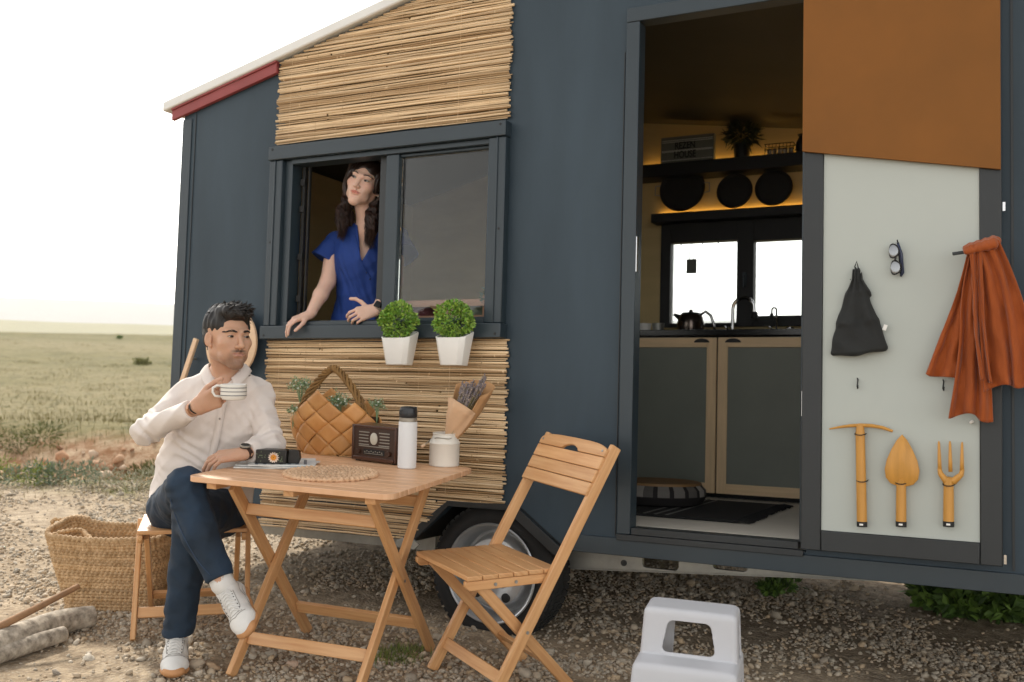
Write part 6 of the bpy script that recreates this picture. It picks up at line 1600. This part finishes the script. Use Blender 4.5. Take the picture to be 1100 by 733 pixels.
def groundmat():
    m=bpy.data.materials.new('ground_soil_and_field');m.use_nodes=True;nt=m.node_tree;N=nt.nodes;L=nt.links;P=N['Principled BSDF'];P.inputs['Roughness'].default_value=.95;P.inputs['Specular IOR Level'].default_value=.15
    tc=N.new('ShaderNodeTexCoord');O_=tc.outputs['Object']
    def noise(s,d=5,r=.6,src=None,st=None):
        n=N.new('ShaderNodeTexNoise');n.inputs['Scale'].default_value=s;n.inputs['Detail'].default_value=d;n.inputs['Roughness'].default_value=r
        if st is not None:
            mp=N.new('ShaderNodeMapping');mp.inputs['Scale'].default_value=st;mp.inputs['Rotation'].default_value=(0,0,.35);L.new(O_,mp.inputs[0]);L.new(mp.outputs[0],n.inputs['Vector'])
        else:L.new(O_,n.inputs['Vector'])
        return n.outputs['Fac']
    def ramp(v,a,b,lo=0,hi=1):
        r=N.new('ShaderNodeMapRange');r.inputs['From Min'].default_value=a;r.inputs['From Max'].default_value=b;r.inputs['To Min'].default_value=lo;r.inputs['To Max'].default_value=hi;L.new(v,r.inputs[0]);return r.outputs[0]
    def mixc(f,a,b):
        x=N.new('ShaderNodeMix');x.data_type='RGBA';L.new(f,x.inputs[0])
        for i,c in((6,a),(7,b)):
            if isinstance(c,str):x.inputs[i].default_value=(*srgb(c),1)
            else:L.new(c,x.inputs[i])
        return x.outputs[2]
    def math_(op,a,b):
        x=N.new('ShaderNodeMath');x.operation=op
        for i,c in((0,a),(1,b)):
            if isinstance(c,(int,float)):x.inputs[i].default_value=c
            else:L.new(c,x.inputs[i])
        return x.outputs[0]
    vo=N.new('ShaderNodeTexVoronoi');vo.inputs['Scale'].default_value=75;L.new(O_,vo.inputs['Vector'])
    vo2=N.new('ShaderNodeTexVoronoi');vo2.inputs['Scale'].default_value=28;L.new(O_,vo2.inputs['Vector'])
    soil=mixc(ramp(noise(1.1,6),.35,.65),'#9c8a72','#b5a48c');soil=mixc(ramp(noise(14,6),.4,.62),soil,'#83735f')
    sepc=N.new('ShaderNodeSeparateColor');L.new(vo.outputs['Color'],sepc.inputs[0]);g1=mixc(ramp(sepc.outputs[0],0,1),'#776b5c','#b9ac9a')
    soil=mixc(math_('MULTIPLY',ramp(vo.outputs['Distance'],.5,.25),ramp(noise(2.2,4),.4,.6,.25,.9)),soil,g1)
    # field colours
    fld=mixc(ramp(noise(.22,8,.7,st=(1,1,1)),.35,.65),'#6a6338','#7a7048');fld=mixc(ramp(noise(.8,8,.8),.45,.60),fld,'#4a4c26');fld=mixc(ramp(noise(.07,5,.6),.45,.6),fld,'#7d7352')
    fld=mixc(ramp(noise(5,8,.85),.50,.60),fld,'#42431f')
    rk=mixc(ramp(noise(3,8,.8),.4,.6),'#7c5636','#b09a80')
    # distance from the bank line
    dt=N.new('ShaderNodeVectorMath');dt.operation='DOT_PRODUCT';dt.inputs[1].default_value=(float(bn_[0]),float(bn_[1]),0);L.new(O_,dt.inputs[0])
    d=math_('SUBTRACT',dt.outputs['Value'],float(np.dot(b1*V3(1,1,0),bn_)))
    d=math_('ADD',d,math_('MULTIPLY',math_('SUBTRACT',noise(.8,5),.5),2.2))
    c=mixc(ramp(d,-.3,.2),soil,mixc(ramp(noise(2.5,6,.7),.42,.6),soil,'#7c7a4c'))
    c=mixc(ramp(d,.9,1.2),c,rk);c=mixc(ramp(d,2.7,3.2),c,fld);L.new(c,P.inputs['Base Color'])
    b=N.new('ShaderNodeBump');b.inputs['Strength'].default_value=.8;b.inputs['Distance'].default_value=.012
    hsum=math_('ADD',math_('MULTIPLY',vo.outputs['Distance'],-.5),math_('MULTIPLY',noise(30,6),1.0));hsum=math_('ADD',hsum,math_('MULTIPLY',vo2.outputs['Distance'],-.4));L.new(hsum,b.inputs['Height']);L.new(b.outputs[0],P.inputs['Normal'])
    return m
gm=groundmat();go=mkobj('ground',me,None,[gm]);go['kind']='structure'
# ---- stones
def ico(sub):
    import bmesh as B
    b=B.new();B.ops.create_icosphere(b,subdivisions=sub,radius=1);v=np.array([x.co[:] for x in b.verts]);f=np.array([[q.index for q in p.verts] for p in b.faces]);b.free();return v,f
def stones(name,label,cat,pos,size,matl,sub=1,flat=(.45,.8),sink=.25,seed=0,kind='stuff',group=None):
    r=np.random.default_rng(seed);v,f=ico(sub);n=len(pos)
    sc=size[:,None]*np.stack([np.ones(n),r.uniform(.6,1,n),r.uniform(*flat,n)],1);a=r.uniform(0,6.28,n);tl=r.normal(0,.25,(n,2))
    disp=1+.18*np.sin(v@r.normal(size=(3,3))*2.5).sum(1)*.5
    P=v[None]*disp[None,:,None]*sc[:,None,:]*(1+r.uniform(-.16,.16,(n,len(v),1)))
    x,y,z=P[...,0],P[...,1],P[...,2];z=z+x*tl[:,0:1]+y*tl[:,1:2];ca,sa=np.cos(a)[:,None],np.sin(a)[:,None];X=x*ca-y*sa;Y=x*sa+y*ca
    zz=height(pos[:,0],pos[:,1])+sc[:,2]*(1-2*sink)
    Pw=np.stack([X+pos[:,0:1],Y+pos[:,1:2],z+zz[:,None]],-1).reshape(-1,3);Fw=(f[None]+(np.arange(n)*len(v))[:,None,None]).reshape(-1,3)
    o=mkobj(name,npmesh(name,Pw,Fw),None,[matl]);props(o,label,cat,group,kind);return o
STONE=mat('gravel_stone','#aaa090',.9,var=.15,vs=30,isl=.30,isl2='#b59e80',bump=.3,bs=200)
def scatter(n,rmin,rmax,half,dens,seed):
    r=np.random.default_rng(seed);out=[]
    while len(out)<n:
        rr=rmin*(rmax/rmin)**r.random(4*n);a=base+r.uniform(-half,half,4*n);x=CAM[0]+rr*np.cos(a);y=CAM[1]+rr*np.sin(a);k=r.random(4*n)<dens(x,y);out+=list(zip(x[k],y[k]))
    return np.array(out[:n])
def gden(x,y):
    # gravel gathers along a band under the table, by the trailer and behind the basket; bare tracks in between
    a=hsh(x,y,.55,7)*.55+hsh(x,y,.17,8)*.45
    track=np.exp(-((y+1.15+.12*np.sin(x*2))/.22)**2)*(x<-2.2)*.7+np.exp(-((y+.30-.2*(x+1))/.22)**2)*(x>-1.3)*.8
    return np.clip((a-.30)*2.3-track,0.03,1)*(bankdist(x,y)<.6)
r=np.random.default_rng(1)
pos=scatter(62000,2.2,9.5,.56,gden,1);stones('gravel','small grey and tan gravel scattered over the bare ground','gravel',pos,r.gamma(3.0,.00165,len(pos))+.0028,STONE,0,seed=1)
pos=scatter(1900,2.3,8,.56,gden,2);stones('gravel','larger pebbles lying among the gravel','gravel',pos,r.gamma(3.5,.0021,len(pos))+.005,STONE,2,seed=2,sink=.3)
# a few single stones one could pick out
for k,(px,py,sz,lab) in enumerate(((213,716,.030,'pale rounded stone right of the planted shoe'),(229,720,.024,'small tan stone between the shoe and the table leg'),(95,707,.020,'flat pale chip lying on bare soil below the logs'),(60,724,.014,'small dull stone near the lower left corner'),(314,716,.022,'flat pinkish stone under the table'),(402,719,.020,'tan stone left of the table front foot'))):
    q=GZ(px,py,0);o=stones('stone',lab,'stone',np.array([[q[0],q[1]]]),np.array([sz]),mat('stone_%d'%k,['#b5a48e','#a58d72','#c9bfae','#8f8578','#b39c88','#a08a70'][k],.9,vs=30,bump=.4,bs=120),3,seed=20+k,sink=.2,kind=None,group='stones lying on the soil')
    if 'kind' in o: del o['kind']
    o['label']=lab
# rocks of the eroded bank
def along(t,d): return b1[:2]+bd[:2]*t+bn_[:2]*d
r=np.random.default_rng(4);pp=np.array([along(r.uniform(-6,7),r.normal(1.6,.5)) for _ in range(2200)])
stones('bank_rubble','orange and pale rocks in the eroded bank behind the basket','rubble',pp,np.minimum(r.gamma(1.8,.022,2200)+.012,.085),mat('orange_bank_rock','#a07a5c',.95,vs=6,isl=.35,isl2='#bfab94',bump=.5,bs=30,bdist=.01),1,seed=5,sink=.3)
# ---- grass
def blades(name,label,pos,hgt,wid,matl,seed,lean=.5,per=1):
    r=np.random.default_rng(seed);n=len(pos);h=hgt*r.uniform(.5,1.3,n);a=r.uniform(0,6.28,n);l=np.abs(r.normal(0,lean,n))*h;w=wid*r.uniform(.6,1.3,n)
    z=height(pos[:,0],pos[:,1])-.003;dx,dy=np.cos(a),np.sin(a);px,py=-dy,dx
    b0=np.stack([pos[:,0]-px*w,pos[:,1]-py*w,z],1);b1_=np.stack([pos[:,0]+px*w,pos[:,1]+py*w,z],1)
    m0=np.stack([pos[:,0]-px*w*.7+dx*l*.35,pos[:,1]-py*w*.7+dy*l*.35,z+h*.6],1);m1=np.stack([pos[:,0]+px*w*.7+dx*l*.35,pos[:,1]+py*w*.7+dy*l*.35,z+h*.6],1)
    t=np.stack([pos[:,0]+dx*l,pos[:,1]+dy*l,z+h],1);t2=t+np.stack([px*w*.1,py*w*.1,0*w],1)
    V=np.stack([b0,b1_,m1,m0,t2,t],1).reshape(-1,3);k=np.arange(n)[:,None]*6;Fq=np.concatenate([k+np.array([[0,1,2,3]]),k+np.array([[3,2,4,5]])])
    o=mkobj(name,npmesh(name,V,Fq),None,[matl]);props(o,label,'grass',None,'stuff');return o
GRS=mat('dry_grass','#6c6438',.9,isl=.3,isl2='#857a52');GRN2=mat('green_grass','#5d6e34',.9,isl=.3,isl2='#8a8f4a')
def clumps(nc,per,rad,fn,seed):
    r=np.random.default_rng(seed);out=[]
    for _ in range(nc):
        c=fn(r);out.append(c+r.normal(0,rad,(per,2)))
    return np.concatenate(out)
r=np.random.default_rng(8)
def fld(rng_,dmin,dmax):
    d=dmin*(dmax/dmin)**rng_.random();return along(rng_.uniform(-3-d*.55,4+d*.45),d)
blades('dry_field_grass','dry yellow green grass of the field behind the bank',clumps(1500,24,.16,lambda q:fld(q,2.8,45),1),.055,.003,GRS,1,.5)
blades('bank_grass','green grass growing along the edge of the gravel',clumps(260,22,.10,lambda q:along(q.uniform(-6,7),q.normal(.8,.4)),2),.055,.002,GRN2,2,.6)
blades('dry_bank_grass','dry tufts along the edge of the gravel',clumps(260,22,.11,lambda q:along(q.uniform(-6,7),q.normal(.5,.8)),3),.06,.002,GRS,3,.6)
q1=GZ(418,705)[:2];q2=GZ(905,632)[:2];q3=GZ(820,640)[:2];q4=GZ(750,650)[:2]
blades('grass_tuft','small green grass patch under the table',clumps(14,40,.03,lambda q:q1+q.normal(0,.045,2),4),.028,.0018,GRN2,4,.6)
blades('grass_behind_home','green grass growing in the light beyond the trailer underside',clumps(170,34,.09,lambda q:np.array([q.uniform(-2.6,2.5),q.uniform(1.9,4.6)]),5),.09,.003,GRN2,5,.5)
# weeds and shrubs one can tell apart
def weed(label,px,py,R,n,matl,L=.03,W_=.014,sq=.7,seed=1,cat='shrub',hz=0,grp='low shrubs along the bank'):
    c=GZ(px,py,0);z0=float(height(np.array(c[0]),np.array(c[1])));t=thing('shrub',label,cat,(c[0],c[1],z0),0,grp);r_=random.Random(seed);m=MB();m2=MB()
    lobes=[V3(r_.gauss(0,.55)*R,r_.gauss(0,.4)*R,R*sq*r_.uniform(.3,.8)) for _ in range(7)]
    for k in range(n):
        lb=lobes[k%7];d=nrm([r_.gauss(0,1) for _ in range(3)]);p=V3(c[0],c[1],z0)+lb+d*R*.42*r_.random()**.4*V3(1,1,sq)
        if p[2]<z0: p[2]=z0+r_.random()*.02
        m.leaf(p,nrm(d+V3(0,0,.4)+V3(*[r_.gauss(0,.5) for _ in range(3)])),nrm([r_.gauss(0,1) for _ in range(3)]),L*r_.uniform(.6,1.3),W_*r_.uniform(.7,1.2))
    for lb in lobes:
        m2.tube([V3(c[0],c[1],z0-.01),V3(c[0],c[1],z0)+lb*.6+V3(0,0,.01),V3(c[0],c[1],z0)+lb],[.004,.003,.0015],5)
    m.build('foliage',matl,t);m2.build('stem',mat('weed_stem_%d'%seed,'#6a6444',.9),t)
SAGE=mat('grey_green_leaf','#66755c',.9,isl=.3,isl2='#8f9a84');DGR=mat('dark_green_leaf','#3b5420',.7,isl=.4,isl2='#6c8a35')
weed('grey green low shrub left of the seagrass basket',52,520,.30,900,SAGE,.04,.012,.55,1)
weed('bright green low shrub at the left edge of the picture',8,516,.26,700,mat('yellow_green_leaf','#7d8a3a',.9,isl=.3),.035,.010,.6,2)
weed('pale grey shrub close behind the man\'s back',143,527,.28,700,mat('pale_grey_leaf','#9a9a84',.9,isl=.25),.035,.010,.55,3)
weed('dark round bush on the bank beside the man\'s elbow',150,487,.45,1100,mat('olive_leaf','#5f6038',.9,isl=.35),.05,.016,.7,4)
weed('dark tuft on the bank left of the orange rocks',22,470,.5,900,mat('olive_leaf2','#5b6034',.9,isl=.35),.05,.014,.55,5)
weed('tiny lone bush far out in the field',130,364.5,.25,200,DGR,.10,.04,.6,6,grp='far bushes in the field')
weed('faint bush in the middle of the field',152,391,.22,260,mat('fieldbush','#7a7a4c',.9,isl=.3),.12,.05,.5,7,grp='far bushes in the field')
weed('leafy green plant growing behind the trailer at the right edge',1035,662,.17,700,DGR,.07,.05,.75,8,'plant',grp='leafy plants beyond the trailer')
weed('leafy green plant at the far right edge below the trailer',1085,666,.18,600,DGR,.07,.05,.7,9,'plant',grp='leafy plants beyond the trailer')
weed('low weed in the light under the trailer',838,640,.12,300,DGR,.04,.02,.5,10,'plant',grp='leafy plants beyond the trailer')
# ---- far hills
def hills(name,label,dist,base_h,amp,seed,col):
    n=160;a=np.linspace(base-1.1,base+1.1,n);prof=base_h+amp*(hsh(a*0+seed,a*6,1,seed)*.6+hsh(a*0+seed,a*17,1,seed+1)*.3+hsh(a*0,a*45,1,seed+2)*.1)
    V=[];rows=[(-.12,-110),(0,None),(.12,-110)]
    for q,hh in rows:
        for i in range(n): d=dist*(1+q);V.append((CAM[0]+d*math.cos(a[i]),CAM[1]+d*math.sin(a[i]),prof[i] if hh is None else hh))
    Fq=[(k*n+i,k*n+i+1,(k+1)*n+i+1,(k+1)*n+i) for k in range(2) for i in range(n-1)]
    o=mkobj(name,npmesh(name,V,Fq),None,[mat(name+'_soil',col,.95,vs=.004,var=.1)]);o['kind']='structure';o['label']=label
hills('hills','pale far mountains beyond the field',3800,30,48,3,'#8c8a80')
hills('hills','low nearer ridge beyond the field',1500,-14,12,6,'#8f8a66')
# ---- air
zt=float(max(105,5));m=MB();S_=5000;m.box(CAM[0]-S_,CAM[0]+S_,CAM[1]-S_,CAM[1]+S_,-135,zt)
hm=bpy.data.materials.new('haze_air');hm.use_nodes=True;nt=hm.node_tree;nt.nodes.remove(nt.nodes['Principled BSDF']);pv=nt.nodes.new('ShaderNodeVolumePrincipled');pv.inputs['Color'].default_value=(.97,.98,1,1);pv.inputs['Density'].default_value=HAZE;pv.inputs['Anisotropy'].default_value=.2;nt.links.new(pv.outputs[0],nt.nodes['Material Output'].inputs['Volume'])
if HAZE>0: ho=m.build('haze',hm,None);ho['kind']='stuff'
# ---- sky, sun, camera
SUN_AZ=np.arctan2(.62,-.78);SUN_EL=math.radians(38)
sd=V3(math.cos(SUN_AZ)*math.cos(SUN_EL),math.sin(SUN_AZ)*math.cos(SUN_EL),math.sin(SUN_EL))
w=bpy.data.worlds.new('World');SC.world=w;w.use_nodes=True;nt=w.node_tree;bg=nt.nodes['Background'];sk=nt.nodes.new('ShaderNodeTexSky');sk.sky_type='NISHITA';sk.sun_disc=False
sk.sun_elevation=SUN_EL;sk.sun_rotation=math.atan2(sd[0],sd[1]);sk.air_density=1.;sk.dust_density=1.5;sk.ozone_density=1.;sk.altitude=900
hs_=nt.nodes.new('ShaderNodeHueSaturation');hs_.inputs['Saturation'].default_value=.12;nt.links.new(sk.outputs[0],hs_.inputs['Color']);tn=nt.nodes.new('ShaderNodeMix');tn.data_type='RGBA';tn.blend_type='MULTIPLY';tn.inputs[0].default_value=1;tn.inputs[7].default_value=(1,.965,.915,1);nt.links.new(hs_.outputs[0],tn.inputs[6]);nt.links.new(tn.outputs[2],bg.inputs[0]);bg.inputs[1].default_value=.15
sl=bpy.data.lights.new('sun','SUN');sl.energy=1.8;sl.angle=math.radians(4);sl.color=(1,.93,.82);so=bpy.data.objects.new('sun',sl);COL.objects.link(so);so.rotation_euler=Vector(sd).to_track_quat('Z','Y').to_euler();so.location=(-6,5,6)
# trailer-frame things into the world
for o in TFRAME: o.matrix_world=T2G@o.matrix_basis
cam=bpy.data.cameras.new('camera');co=bpy.data.objects.new('camera',cam);COL.objects.link(co);cam.sensor_width=36;cam.lens=36*FPX/1100;cam.clip_start=.05;cam.clip_end=12000
co.matrix_world=Matrix([[RIGHT[i],UP[i],-FWD[i],CAM[i]] for i in range(3)]+[[0,0,0,1]]);SC.camera=co
cam.dof.use_dof=True;cam.dof.focus_distance=3.7;cam.dof.aperture_fstop=3.2
vs_=SC.view_settings;vs_.view_transform='Standard';vs_.look='None';vs_.gamma=1;vs_.exposure=EXPO
